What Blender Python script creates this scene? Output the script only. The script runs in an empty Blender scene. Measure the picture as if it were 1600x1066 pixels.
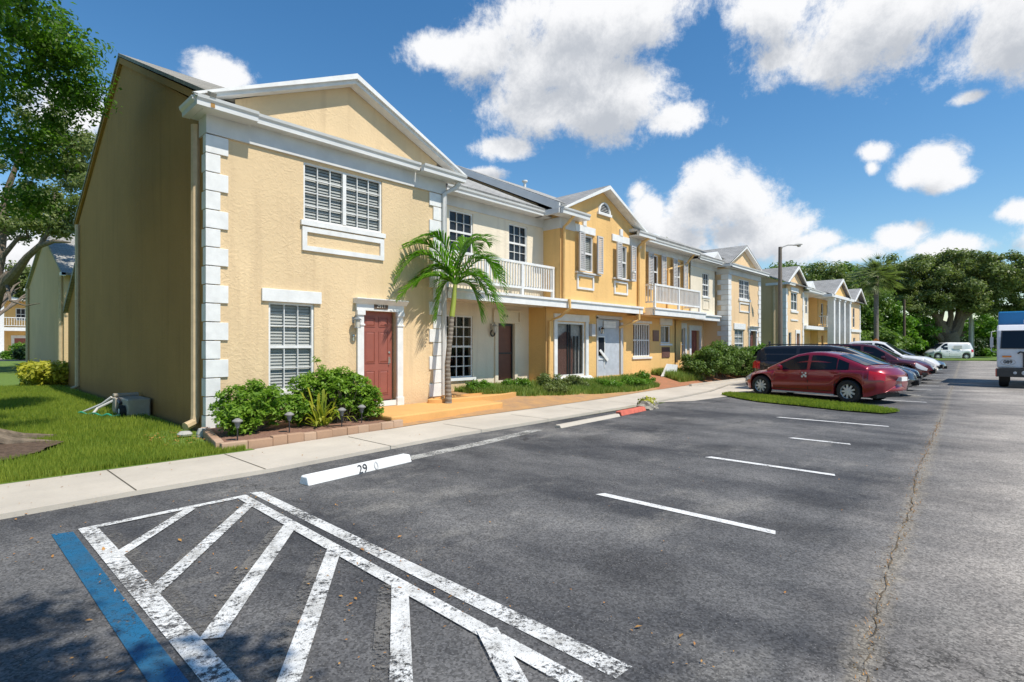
import bpy, bmesh, math, random
import numpy as np
from mathutils import Vector, Matrix
R=math.radians
random.seed(7); rng=np.random.default_rng(7)
S=bpy.context.scene; COL=S.collection
# ---------------------------------------------------------------- camera
cam=bpy.data.cameras.new('camera'); camo=bpy.data.objects.new('camera',cam); COL.objects.link(camo)
cam.lens=19.1; cam.sensor_width=36; cam.shift_y=0.0044; cam.clip_end=3000; cam.clip_start=.05
CH=1.62; camo.location=(0,0,CH); camo.rotation_euler=(R(90),0,R(43-90)); S.camera=camo
# ---------------------------------------------------------------- light
SUN_EL=R(57); SUN_DIR=Vector((0.10,-1.0,0)).normalized()*math.cos(SUN_EL)+Vector((0,0,math.sin(SUN_EL)))
sl=bpy.data.lights.new('sun','SUN'); sl.energy=4.6; sl.angle=R(.5); sl.color=(1,.94,.84)
so=bpy.data.objects.new('sun',sl); COL.objects.link(so); so.rotation_euler=SUN_DIR.to_track_quat('Z','Y').to_euler()
S.view_settings.view_transform='Standard'; S.view_settings.look='None'; S.view_settings.gamma=1; S.view_settings.exposure=0.2
S.cycles.max_bounces=6; S.cycles.transparent_max_bounces=12
CA,SA=math.cos(R(43)),math.sin(R(43)); F=849.
# helpers used only to turn measurements taken off the photo into metres
def pw(px,py,Y): # point on plane y=Y
    u=(px-800)/F; v=(540-py)/F; t=Y/(SA-u*CA); return (t*(CA+u*SA), Y, CH+v*t)
def pg(px,py,z=0.): # point at height z
    u=(px-800)/F; v=(540-py)/F; t=(z-CH)/v; return (t*(CA+u*SA), t*(SA-u*CA), z)
def pd(px,py,d):
    u=(px-800)/F; return (d*(CA+u*SA), d*(SA-u*CA), CH+(540-py)/F*d)
# ---------------------------------------------------------------- sky with clouds (world)
W=bpy.data.worlds.new('World'); S.world=W; W.use_nodes=True
wt=W.node_tree; wt.nodes.clear()
def cloud_group():
    g=bpy.data.node_groups.new('cloud_density','ShaderNodeTree')
    g.interface.new_socket('AzEl',in_out='INPUT',socket_type='NodeSocketVector')
    g.interface.new_socket('Density',in_out='OUTPUT',socket_type='NodeSocketFloat')
    N=g.nodes; L=g.links; gi=N.new('NodeGroupInput'); go=N.new('NodeGroupOutput')
    blobs=[(880,95,125,80),(760,78,70,36),(690,80,45,28),(950,150,110,60),(860,165,100,45),(1000,30,75,55),(900,20,120,50),(1055,185,50,26),
     (1420,20,230,75),(1560,70,90,50),(1330,70,110,45),(1205,20,60,40),(1215,92,28,18),(1600,20,120,90),
     (1110,275,36,34),(1140,320,62,50),(1090,330,45,40),(1170,365,80,34),(1060,375,60,34),(1010,330,24,36),(998,300,16,14),(1240,390,70,22),(1330,395,60,18),
     (1405,372,42,20),(1470,388,60,18),(1290,375,36,16),(1455,255,42,24),(1480,280,42,16),(1425,275,34,18),(1365,238,26,16),(1362,262,12,14),(1595,328,32,17),
     (1515,152,30,11),(785,232,36,17),(765,272,28,10),(350,118,44,22),(330,108,22,18),(130,180,80,40),(60,400,120,50),(90,480,90,30),(-150,300,150,60),(1700,380,90,40),(1850,200,120,60)]
    cur=None
    for (px,py,rx,ry) in blobs:
        u=(px-800)/F; az=math.atan(u); el=math.atan((540-py)/F*math.cos(az))
        k=1/(1+u*u); ax=rx*1.08/F*k; ay=ry*1.08/F*math.cos(az)*math.cos(el)**2
        s=N.new('ShaderNodeVectorMath'); s.operation='SUBTRACT'; L.new(gi.outputs[0],s.inputs[0]); s.inputs[1].default_value=(az,el,0)
        m=N.new('ShaderNodeVectorMath'); m.operation='MULTIPLY'; L.new(s.outputs[0],m.inputs[0]); m.inputs[1].default_value=(1/ax,1/ay,0)
        l=N.new('ShaderNodeVectorMath'); l.operation='LENGTH'; L.new(m.outputs[0],l.inputs[0])
        o=l.outputs['Value']
        if cur is not None:
            mn=N.new('ShaderNodeMath'); mn.operation='SMOOTH_MIN'; mn.inputs[2].default_value=.35; L.new(cur,mn.inputs[0]); L.new(o,mn.inputs[1]); o=mn.outputs[0]
        cur=o
    n=N.new('ShaderNodeTexNoise'); n.inputs['Scale'].default_value=8; n.inputs['Distortion'].default_value=.15; n.inputs['Detail'].default_value=10; n.inputs['Roughness'].default_value=.68; n.inputs['Lacunarity'].default_value=2.2
    L.new(gi.outputs[0],n.inputs['Vector'])
    a=N.new('ShaderNodeMath'); a.operation='MULTIPLY_ADD'; L.new(n.outputs[0],a.inputs[0]); a.inputs[1].default_value=3.1; a.inputs[2].default_value=-.42
    b=N.new('ShaderNodeMath'); b.operation='SUBTRACT'; L.new(a.outputs[0],b.inputs[0]); L.new(cur,b.inputs[1])
    L.new(b.outputs[0],go.inputs[0]); return g
CG=cloud_group()
N=wt.nodes; L=wt.links
tc=N.new('ShaderNodeTexCoord'); mp=N.new('ShaderNodeVectorRotate'); mp.rotation_type='Z_AXIS'; mp.inputs['Angle'].default_value=R(-43)
L.new(tc.outputs['Generated'],mp.inputs['Vector'])
sx=N.new('ShaderNodeSeparateXYZ'); L.new(mp.outputs[0],sx.inputs[0])
def M(t,op,a,b=None,c=None,clamp=False):
    n=t.nodes.new('ShaderNodeMath'); n.operation=op; n.use_clamp=clamp
    for i,v in enumerate((a,b,c)):
        if v is None: continue
        if isinstance(v,(int,float)): n.inputs[i].default_value=v
        else: t.links.new(v,n.inputs[i])
    return n.outputs[0]
ny=M(wt,'MULTIPLY',sx.outputs[1],-1.0)
az=M(wt,'ARCTAN2',ny,sx.outputs[0]); el=M(wt,'ARCSINE',sx.outputs[2])
cv=N.new('ShaderNodeCombineXYZ'); L.new(az,cv.inputs[0]); L.new(el,cv.inputs[1])
g1=N.new('ShaderNodeGroup'); g1.node_tree=CG; L.new(cv.outputs[0],g1.inputs[0])
up=N.new('ShaderNodeVectorMath'); up.operation='ADD'; L.new(cv.outputs[0],up.inputs[0]); up.inputs[1].default_value=(.012,.05,0)
g2=N.new('ShaderNodeGroup'); g2.node_tree=CG; L.new(up.outputs[0],g2.inputs[0])
mr=N.new('ShaderNodeMapRange'); mr.interpolation_type='SMOOTHSTEP'; L.new(g1.outputs[0],mr.inputs[0]); mr.inputs[1].default_value=-.24; mr.inputs[2].default_value=.50
sh=N.new('ShaderNodeMapRange'); sh.interpolation_type='SMOOTHSTEP'; L.new(g2.outputs[0],sh.inputs[0]); sh.inputs[1].default_value=-.2; sh.inputs[2].default_value=1.2
sky=N.new('ShaderNodeTexSky'); sky.sky_type='NISHITA'; sky.sun_disc=False; sky.sun_elevation=SUN_EL; sky.sun_rotation=math.atan2(SUN_DIR.x,SUN_DIR.y)
sky.air_density=1.15; sky.dust_density=.1; sky.ozone_density=3.0
hs=N.new('ShaderNodeHueSaturation'); hs.inputs['Hue'].default_value=.498; hs.inputs['Saturation'].default_value=1.27; hs.inputs['Value'].default_value=1.24; L.new(sky.outputs[0],hs.inputs['Color'])
cc=N.new('ShaderNodeMix'); cc.data_type='RGBA'; L.new(sh.outputs[0],cc.inputs[0]); cc.inputs[6].default_value=(8.5,8.55,8.7,1); cc.inputs[7].default_value=(4.7,5.0,5.5,1)
mx=N.new('ShaderNodeMix'); mx.data_type='RGBA'; L.new(mr.outputs[0],mx.inputs[0]); L.new(hs.outputs[0],mx.inputs[6]); L.new(cc.outputs[2],mx.inputs[7])
bg=N.new('ShaderNodeBackground'); bg.inputs['Strength'].default_value=.10; L.new(mx.outputs[2],bg.inputs['Color'])
ow=N.new('ShaderNodeOutputWorld'); L.new(bg.outputs[0],ow.inputs['Surface'])
W.cycles.sampling_method='MANUAL'; W.cycles.sample_map_resolution=512
# ================================================================ materials
def newmat(n):
    m=bpy.data.materials.new(n); m.use_nodes=True; t=m.node_tree; b=t.nodes['Principled BSDF']; return m,t,b
def noise(t,scale,detail=4,rough=.55,vec=None,out='Fac'):
    n=t.nodes.new('ShaderNodeTexNoise'); n.inputs['Scale'].default_value=scale; n.inputs['Detail'].default_value=detail; n.inputs['Roughness'].default_value=rough
    if vec is None:
        vec=t.nodes.get('POS')
        if vec is None:
            vec=t.nodes.new('ShaderNodeNewGeometry'); vec.name='POS'
        vec=vec.outputs['Position']
    t.links.new(vec,n.inputs['Vector']); return n.outputs[out]
def mrange(t,v,a,b,c=0.,d=1.):
    n=t.nodes.new('ShaderNodeMapRange'); n.inputs[1].default_value=a; n.inputs[2].default_value=b; n.inputs[3].default_value=c; n.inputs[4].default_value=d; t.links.new(v,n.inputs[0]); return n.outputs[0]
def mix(t,f,a,b):
    n=t.nodes.new('ShaderNodeMix'); n.data_type='RGBA'
    if isinstance(f,(int,float)): n.inputs[0].default_value=f
    else: t.links.new(f,n.inputs[0])
    for i,v in ((6,a),(7,b)):
        if isinstance(v,tuple): n.inputs[i].default_value=(v[0],v[1],v[2],1)
        else: t.links.new(v,n.inputs[i])
    return n.outputs[2]
def bump(t,b,h,strength=.3,dist=.01):
    n=t.nodes.new('ShaderNodeBump'); n.inputs['Strength'].default_value=strength; n.inputs['Distance'].default_value=dist; t.links.new(h,n.inputs['Height']); t.links.new(n.outputs[0],b.inputs['Normal'])
def scl(c,k): return tuple(min(1,x*k) for x in c)
def stucco(n,c,rough=.85,gl=.0):
    m,t,b=newmat(n); b.inputs['Roughness'].default_value=rough
    big=noise(t,.55,5,.6); fine=noise(t,11,6,.65); trowel=noise(t,5,3,.5)
    geo=t.nodes['POS']; mp=t.nodes.new('ShaderNodeMapping'); t.links.new(geo.outputs['Position'],mp.inputs[0]); mp.inputs['Scale'].default_value=(3.2,3.2,.22)
    st=noise(t,1.2,5,.6,mp.outputs[0])
    c1=mix(t,mrange(t,big,.3,.7),scl(c,.9),scl(c,1.07))
    c2=mix(t,mrange(t,st,.53,.74,0,.7),c1,scl((c[0]*.8,c[1]*.78,c[2]*.78),1))
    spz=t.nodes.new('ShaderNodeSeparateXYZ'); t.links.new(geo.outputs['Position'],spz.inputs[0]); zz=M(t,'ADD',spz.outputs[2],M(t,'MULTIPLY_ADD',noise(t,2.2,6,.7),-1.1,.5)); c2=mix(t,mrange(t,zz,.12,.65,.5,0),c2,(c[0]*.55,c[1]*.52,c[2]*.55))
    t.links.new(c2,b.inputs['Base Color'])
    r=t.nodes.new('ShaderNodeTexNoise'); r.inputs['Scale'].default_value=9; r.inputs['Detail'].default_value=3; r.inputs['Distortion'].default_value=1.8; t.links.new(geo.outputs['Position'],r.inputs['Vector'])
    h=M(t,'ADD',M(t,'MULTIPLY',mrange(t,r.outputs[0],.42,.62),1.0),M(t,'MULTIPLY',fine,.9))
    h=M(t,'MULTIPLY',h,mrange(t,noise(t,.8,4),.35,.7,.35,1.25)); bump(t,b,h,.32,.014); return m
def plain(n,c,rough=.6,metal=0.,spec=.5,var=.12,scale=6,bmp=0.):
    m,t,b=newmat(n); b.inputs['Roughness'].default_value=rough; b.inputs['Metallic'].default_value=metal; b.inputs['Specular IOR Level'].default_value=spec
    f=noise(t,scale,5,.6); t.links.new(mix(t,mrange(t,f,.3,.7),scl(c,1-var),scl(c,1+var)),b.inputs['Base Color'])
    if bmp: bump(t,b,noise(t,scale*6,4),bmp,.01)
    return m
MT={}
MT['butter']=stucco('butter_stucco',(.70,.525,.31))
MT['tan_side']=stucco('tan_side_paint',(.40,.225,.078),.85); MT['tan_side'].node_tree.nodes['Principled BSDF'].inputs['Specular IOR Level'].default_value=.15  # tan with a warm shift in the colour to offset blue sky fill in shade
MT['tan_side2']=stucco('tan_side_paint_pale',(.60,.43,.24),.8)  # pale tan, colour warmed against blue and green bounce on shaded walls
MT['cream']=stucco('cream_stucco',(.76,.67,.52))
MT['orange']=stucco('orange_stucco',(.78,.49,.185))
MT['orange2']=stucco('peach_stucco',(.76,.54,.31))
MT['white']=plain('white_trim_paint',(.72,.72,.70),.6,var=.09,scale=5,bmp=.12)
MT['frieze']=plain('grey_white_frieze',(.60,.60,.585),.7,var=.1,scale=2)
MT['gutter']=plain('white_gutter',(.68,.68,.66),.35,var=.06,scale=2)
MT['pipe_tan']=plain('tan_downspout',(.52,.40,.24),.5)
MT['pipe_or']=plain('orange_downspout',(.74,.46,.17),.5)
MT['greypaint']=plain('grey_shutter_paint',(.52,.51,.50),.6,var=.06)
MT['lantern']=plain('weathered_blue_grey_metal',(.16,.18,.19),.4)
MT['lampcap']=plain('dull_grey_plastic',(.24,.235,.22),.6)
MT['doorred']=plain('brick_red_door_paint',(.275,.085,.06),.5,var=.08,scale=4)
MT['doorgrey']=plain('pale_grey_door',(.45,.48,.52),.5)
MT['doorbrown']=plain('brown_door',(.15,.055,.035),.4)
MT['chrome']=plain('brushed_metal',(.62,.6,.56),.25,1.)
MT['black']=plain('black_metal',(.03,.03,.032),.4)
MT['darkplate']=plain('dark_number_plate',(.10,.06,.035),.5)
MT['blind']=plain('grey_blind_slats',(.52,.54,.51),.6,var=.05)
MT['curtain']=plain('pale_curtain',(.5,.49,.46),.8,scale=14,var=.25)
MT['curtaindark']=plain('brown_curtain',(.13,.06,.045),.8,scale=14,var=.3)
MT['dark']=plain('dark_interior',(.018,.018,.02),.8)
MT['trunk']=plain('bark',(.16,.125,.09),.9,var=.4,scale=9,bmp=.8)
def palmbark():
    m,t,b=newmat('ringed_palm_bark'); b.inputs['Roughness'].default_value=.9; n=noise(t,9,5,.7); w=t.nodes.new('ShaderNodeTexWave'); w.bands_direction='Z'; w.inputs['Scale'].default_value=3.2; w.inputs['Distortion'].default_value=1.6; w.inputs['Detail'].default_value=2; t.links.new(t.nodes['POS'].outputs['Position'],w.inputs['Vector'])
    c=mix(t,mrange(t,n,.3,.7),(.15,.125,.10),(.30,.26,.21)); c=mix(t,mrange(t,w.outputs['Fac'],.0,.3,.6,0),c,(.07,.055,.04)); t.links.new(c,b.inputs['Base Color']); bump(t,b,w.outputs['Fac'],.5,.02); return m
MT['palmtrunk']=palmbark()
MT['shaft']=plain('palm_crownshaft',(.28,.33,.05),.5)
MT['brown']=plain('brown_mulch',(.13,.06,.035),.95,var=.6,scale=30,bmp=1.)
MT['conc_grey']=plain('grey_concrete',(.42,.41,.38),.85,var=.15,scale=5,bmp=.3)
MT['condenser']=plain('beige_plastic',(.36,.32,.26),.6)
MT['hose']=plain('green_hose',(.03,.30,.18),.4)
MT['rubber']=plain('tyre_rubber',(.018,.018,.019),.75)
MT['rim']=plain('alloy_rim',(.66,.66,.66),.4,.3)
MT['wood']=plain('utility_pole_wood',(.12,.085,.06),.9)
MT['lamppole']=plain('concrete_lamp_pole',(.17,.14,.11),.85)
MT['redpaint']=plain('faded_red_paint',(.55,.13,.085),.8,var=.2,scale=9)
MT['stone']=plain('rough_grey_stone',(.3,.27,.22),.9,var=.5,scale=10,bmp=.8)
MT['terracotta']=plain('terracotta_tile',(.42,.22,.16),.8,var=.15)
MT['bluepanel']=plain('blue_truck_body',(.02,.19,.42),.35,var=.05)
MT['truckwhite']=plain('white_truck_paint',(.70,.70,.72),.3,var=.04)
MT['amber']=plain('amber_lens',(.75,.22,.03),.25)
MT['bluesign']=plain('dark_letter_paint',(.03,.03,.035),.6)
MT['digit']=plain('pale_digit',(.62,.58,.5),.5)
MT['faddigit']=plain('faded_digit',(.48,.48,.48),.7)
def glassmat(n,c=(.02,.025,.03),rough=.03,alpha=0.):
    m,t,b=newmat(n); b.inputs['Base Color'].default_value=(*c,1); b.inputs['Roughness'].default_value=rough; b.inputs['Specular IOR Level'].default_value=.6; b.inputs['IOR'].default_value=1.5
    if alpha:
        b.inputs['Alpha'].default_value=alpha
    return m
MT['glass']=glassmat('window_glass',(.022,.024,.027),.04); MT['glass'].node_tree.nodes['Principled BSDF'].inputs['IOR'].default_value=1.33
MT['clear']=glassmat('clear_window_glass',(.02,.025,.02),.02,.22)
MT['carglass']=glassmat('tinted_car_glass',(.010,.016,.026),.02); MT['carglass'].node_tree.nodes['Principled BSDF'].inputs['IOR'].default_value=1.28
MT['lens']=glassmat('headlamp_lens',(.45,.47,.5),.08)
MT['redlens']=glassmat('tail_lamp_lens',(.45,.012,.02),.12)
MT['lampglass']=glassmat('lamp_lens',(.55,.52,.45),.2)
def carpaint(n,c,metal=.35):
    m,t,b=newmat(n); b.inputs['Base Color'].default_value=(*c,1); b.inputs['Metallic'].default_value=metal; b.inputs['Roughness'].default_value=.32
    b.inputs['Coat Weight'].default_value=1; b.inputs['Coat Roughness'].default_value=.04
    f=noise(t,3,4); t.links.new(mix(t,mrange(t,f,.3,.7),scl(c,.88),scl(c,1.08)),b.inputs['Base Color']); return m
# shingles
def shingle(n,c,axis='x'):
    m,t,b=newmat(n); b.inputs['Roughness'].default_value=.9
    g=t.nodes.new('ShaderNodeNewGeometry'); g.name='POS'; sp=t.nodes.new('ShaderNodeSeparateXYZ'); t.links.new(g.outputs['Position'],sp.inputs[0])
    cb=t.nodes.new('ShaderNodeCombineXYZ'); a,bb=(0,1) if axis=='x' else (1,0)
    t.links.new(sp.outputs[a],cb.inputs[0]); t.links.new(sp.outputs[bb],cb.inputs[1])
    br=t.nodes.new('ShaderNodeTexBrick'); t.links.new(cb.outputs[0],br.inputs['Vector']); br.inputs['Scale'].default_value=1; br.inputs['Brick Width'].default_value=.3; br.inputs['Row Height'].default_value=.14; br.inputs['Mortar Size'].default_value=.012; br.inputs['Mortar Smooth'].default_value=.6
    br.inputs['Color1'].default_value=(*scl(c,.85),1); br.inputs['Color2'].default_value=(*scl(c,1.15),1); br.inputs['Mortar'].default_value=(*scl(c,.45),1)
    big=noise(t,.8,6,.65)
    c2=mix(t,mrange(t,big,.42,.7,0,.55),br.outputs['Color'],scl(c,.55)); t.links.new(c2,b.inputs['Base Color'])
    bump(t,b,M(t,'ADD',br.outputs['Fac'],noise(t,60,3)),.4,.012); return m
MT['roofx']=shingle('grey_shingles',(.38,.37,.345),'x'); MT['roofy']=shingle('grey_shingles_cross',(.33,.325,.31),'y')
MT['roofweather']=shingle('weathered_shingles',(.30,.28,.235),'x')
# leaves
def leafmat(n,c1,c2,tr=.35,rough=.45):
    m,t,b=newmat(n); g=t.nodes.new('ShaderNodeNewGeometry'); g.name='POS'
    f=g.outputs['Random Per Island']; big=noise(t,.9,3)
    ff=M(t,'ADD',M(t,'MULTIPLY',f,.6),M(t,'MULTIPLY',mrange(t,big,.3,.7),.4))
    c=mix(t,ff,c1,c2); t.links.new(c,b.inputs['Base Color']); b.inputs['Roughness'].default_value=rough; b.inputs['Specular IOR Level'].default_value=.35
    tl=t.nodes.new('ShaderNodeBsdfTranslucent'); tcx=mix(t,ff,scl((c1[0]*1.3,c1[1]*1.5,c1[2]*.8),1),scl((c2[0]*1.3,c2[1]*1.5,c2[2]*.8),1)); t.links.new(tcx,tl.inputs[0])
    ms=t.nodes.new('ShaderNodeMixShader'); ms.inputs[0].default_value=tr; t.links.new(b.outputs[0],ms.inputs[1]); t.links.new(tl.outputs[0],ms.inputs[2]); t.links.new(ms.outputs[0],t.nodes['Material Output'].inputs['Surface']); return m
MT['leaf']=leafmat('tree_leaves',(.035,.10,.010),(.14,.26,.02),.5)
MT['oakleaf']=leafmat('oak_leaves',(.09,.13,.04),(.24,.28,.09),.35)
MT['farleaf']=leafmat('far_tree_leaves',(.075,.14,.03),(.20,.29,.055),.35)
MT['brightleaf']=leafmat('bright_bush_leaves',(.07,.17,.012),(.16,.30,.03),.35)
MT['hedgeleaf']=leafmat('hedge_leaves',(.015,.04,.008),(.05,.10,.015),.2)
MT['shrubleaf']=leafmat('shrub_leaves',(.075,.18,.018),(.30,.44,.06),.42,.45)
MT['bushleaf']=leafmat('olive_bush_leaves',(.045,.10,.02),(.19,.27,.05),.3,.5)
MT['yellowleaf']=leafmat('yellow_croton_leaves',(.28,.30,.03),(.55,.50,.05),.3)
MT['spearleaf']=leafmat('spear_leaves',(.10,.20,.02),(.50,.42,.04),.3)
MT['palmleaf']=leafmat('palm_leaflets',(.05,.16,.012),(.20,.38,.03),.5,.35)
MT['grassblade']=leafmat('lawn_grass',(.11,.19,.018),(.36,.40,.06),.4)
MT['wildgrass']=leafmat('wild_grass',(.10,.19,.02),(.34,.38,.10),.35)
# ground materials
def ground_lot():
    m,t,b=newmat('worn_asphalt'); b.inputs['Roughness'].default_value=.85; b.inputs['Specular IOR Level'].default_value=.3
    g=t.nodes.new('ShaderNodeNewGeometry'); g.name='POS'; sp=t.nodes.new('ShaderNodeSeparateXYZ'); t.links.new(g.outputs['Position'],sp.inputs[0])
    # aged lane beyond the seam, newer sealed stalls on the near side
    seam=M(t,'SUBTRACT',M(t,'MULTIPLY_ADD',sp.outputs[0],.055,.38),sp.outputs[1])
    wob=noise(t,.7,5,.6); sm=M(t,'ADD',seam,M(t,'MULTIPLY_ADD',wob,1.6,-.8)); old=mrange(t,sm,-.5,.9)
    mp=t.nodes.new('ShaderNodeMapping'); t.links.new(g.outputs['Position'],mp.inputs[0]); mp.inputs['Scale'].default_value=(.9,.45,1); mp.inputs['Rotation'].default_value=(0,0,.2)
    stain=noise(t,.7,8,.68,mp.outputs[0]); spk=noise(t,95,2,.8); spk2=noise(t,34,3,.7)
    vor=t.nodes.new('ShaderNodeTexVoronoi'); vor.inputs['Scale'].default_value=62; t.links.new(g.outputs['Position'],vor.inputs['Vector'])
    agg=mrange(t,vor.outputs['Distance'],.08,.30,1,0)
    gate=mrange(t,noise(t,1.3,6,.7),.40,.66); vcol=t.nodes.new('ShaderNodeSeparateXYZ'); t.links.new(vor.outputs['Color'],vcol.inputs[0])
    pick=mrange(t,vcol.outputs[0],.62,.8); agg2=M(t,'MULTIPLY',agg,M(t,'MULTIPLY',pick,M(t,'MULTIPLY_ADD',gate,.6,.25)))
    c_new=mix(t,mrange(t,stain,.38,.64),(.048,.049,.053),(.150,.146,.142))
    c_old=mix(t,mrange(t,stain,.34,.64),(.17,.155,.14),(.40,.36,.315))
    c=mix(t,old,c_new,c_old)
    sb=M(t,'ABSOLUTE',M(t,'ADD',seam,M(t,'MULTIPLY_ADD',noise(t,4,5,.7),.30,-.12))); c=mix(t,mrange(t,sb,0,.10,.55,0),c,(.27,.235,.18))
    mp2=t.nodes.new('ShaderNodeMapping'); t.links.new(g.outputs['Position'],mp2.inputs[0]); mp2.inputs['Scale'].default_value=(.55,.9,1)
    st2=noise(t,.75,9,.72,mp2.outputs[0]); c=mix(t,mrange(t,st2,.53,.68,0,.62),c,(.26,.245,.22))
    oil=t.nodes.new('ShaderNodeTexVoronoi'); oil.inputs['Scale'].default_value=.55; t.links.new(g.outputs['Position'],oil.inputs['Vector'])
    oo=M(t,'ADD',oil.outputs['Distance'],M(t,'MULTIPLY_ADD',noise(t,3,6,.7),.5,-.25)); c=mix(t,mrange(t,oo,.05,.28,.6,0),c,(.028,.028,.03))
    v2=t.nodes.new('ShaderNodeTexVoronoi'); v2.inputs['Scale'].default_value=78; t.links.new(g.outputs['Position'],v2.inputs['Vector']); vc=t.nodes.new('ShaderNodeSeparateXYZ'); t.links.new(v2.outputs['Color'],vc.inputs[0])
    k=mrange(t,vc.outputs[1],0,1,.55,1.46); kk=t.nodes.new('ShaderNodeVectorMath'); kk.operation='SCALE'; t.links.new(c,kk.inputs[0]); t.links.new(k,kk.inputs['Scale']); c=kk.outputs[0]
    c=mix(t,agg2,c,(.42,.40,.37)); ckv=t.nodes.new('ShaderNodeTexVoronoi'); ckv.feature='DISTANCE_TO_EDGE'; ckv.inputs['Scale'].default_value=.42
    dd=t.nodes.new('ShaderNodeVectorMath'); dd.operation='MULTIPLY_ADD'; t.links.new(noise(t,1.6,7,.65,out='Color'),dd.inputs[0]); dd.inputs[1].default_value=(1.3,1.3,0); t.links.new(g.outputs['Position'],dd.inputs[2]); t.links.new(dd.outputs[0],ckv.inputs['Vector'])
    cr=M(t,'MULTIPLY',mrange(t,ckv.outputs['Distance'],.0,.006,1,0),mrange(t,noise(t,.5,3),.5,.6)); c=mix(t,M(t,'MULTIPLY',cr,.8),c,(.02,.018,.016))
    t.links.new(c,b.inputs['Base Color']); bump(t,b,M(t,'ADD',M(t,'MULTIPLY',agg,.6),spk2),.55,.008); return m
MT['lot']=ground_lot()
def paintmat(n,c,wear,soil=(.25,.24,.22)):
    m,t,b=newmat(n); b.inputs['Roughness'].default_value=.75
    a=noise(t,1.7,6,.7); f=noise(t,30,7,.8); ck=t.nodes.new('ShaderNodeTexVoronoi'); ck.feature='DISTANCE_TO_EDGE'; ck.inputs['Scale'].default_value=7
    d=t.nodes.new('ShaderNodeVectorMath'); d.operation='ADD'; t.links.new(t.nodes['POS'].outputs['Position'],d.inputs[0]); t.links.new(noise(t,9,3,.6,out='Color'),d.inputs[1]); t.links.new(d.outputs[0],ck.inputs['Vector'])
    e=M(t,'MULTIPLY',mrange(t,ck.outputs['Distance'],.0,.035),1.0)
    keep=mrange(t,M(t,'ADD',M(t,'MULTIPLY',a,.42),M(t,'MULTIPLY',f,.70)),wear,wear+.07)
    keep=M(t,'MULTIPLY',keep,mrange(t,e,.0,1.,.25,1.)); t.links.new(mix(t,mrange(t,noise(t,4,7,.75),.42,.68,0,.85),c,soil),b.inputs['Base Color'])
    tr=t.nodes.new('ShaderNodeBsdfTransparent'); ms=t.nodes.new('ShaderNodeMixShader'); t.links.new(keep,ms.inputs[0]); t.links.new(tr.outputs[0],ms.inputs[1]); t.links.new(b.outputs[0],ms.inputs[2]); t.links.new(ms.outputs[0],t.nodes['Material Output'].inputs['Surface']); return m
MT['paintw']=paintmat('worn_white_paint',(.76,.76,.74),.487,(.36,.35,.32)); MT['paintnew']=paintmat('white_line_paint',(.78,.78,.76),.44,(.5,.49,.47)); MT['paintb']=paintmat('blue_line_paint',(.006,.115,.235),.43,(.03,.085,.14))
MT['paintkerb']=paintmat('grimy_kerb_paint',(.52,.51,.47),.50,(.26,.25,.23))
MT['paintghost']=paintmat('old_faded_paint',(.17,.16,.145),.53,(.11,.105,.10))
def conc(n,c):
    m,t,b=newmat(n); b.inputs['Roughness'].default_value=.85
    a=noise(t,.6,7,.65); f=noise(t,26,4,.7)
    c1=mix(t,mrange(t,a,.32,.7),scl(c,.82),scl(c,1.1)); c2=mix(t,mrange(t,f,.55,.8,0,.4),c1,scl(c,.6)); t.links.new(c2,b.inputs['Base Color']); bump(t,b,f,.3,.006); return m
MT['walk']=conc('sidewalk_concrete',(.54,.485,.405)); MT['wheelstop']=conc('white_painted_concrete',(.80,.80,.78))
MT['slab']=conc('ochre_painted_concrete',(.66,.36,.12)); MT['brick']=conc('tan_edging_block',(.40,.25,.16)); MT['brick2']=conc('pale_edging_block',(.46,.31,.21))
def soil(n,c1,c2,sc=6):
    m,t,b=newmat(n); b.inputs['Roughness'].default_value=.95
    t.links.new(mix(t,mrange(t,noise(t,sc,8,.7),.35,.65),c1,c2),b.inputs['Base Color']); bump(t,b,noise(t,30,5,.7),.8,.02); return m
MT['lawnsoil']=soil('lawn_turf',(.075,.14,.015),(.15,.23,.03),9); MT['yard']=soil('ochre_sandy_soil',(.50,.28,.11),(.36,.22,.12),3); MT['mulchred']=soil('red_mulch',(.42,.17,.08),(.30,.15,.08),5)
MT['land']=soil('far_grass_land',(.08,.14,.02),(.13,.20,.03),.4); MT['dirt']=soil('bed_mulch',(.16,.075,.045),(.30,.17,.12),20)
MT['dirtdark']=soil('old_mulch',(.05,.03,.018),(.16,.105,.07),11); MT['joint']=plain('dark_joint',(.10,.085,.06),.9)
MT['crackfill']=soil('sandy_crack_fill',(.20,.15,.09),(.035,.03,.025),16)
MT['dryleaf']=leafmat('dry_fallen_leaves',(.35,.14,.04),(.50,.28,.08),.1)
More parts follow.
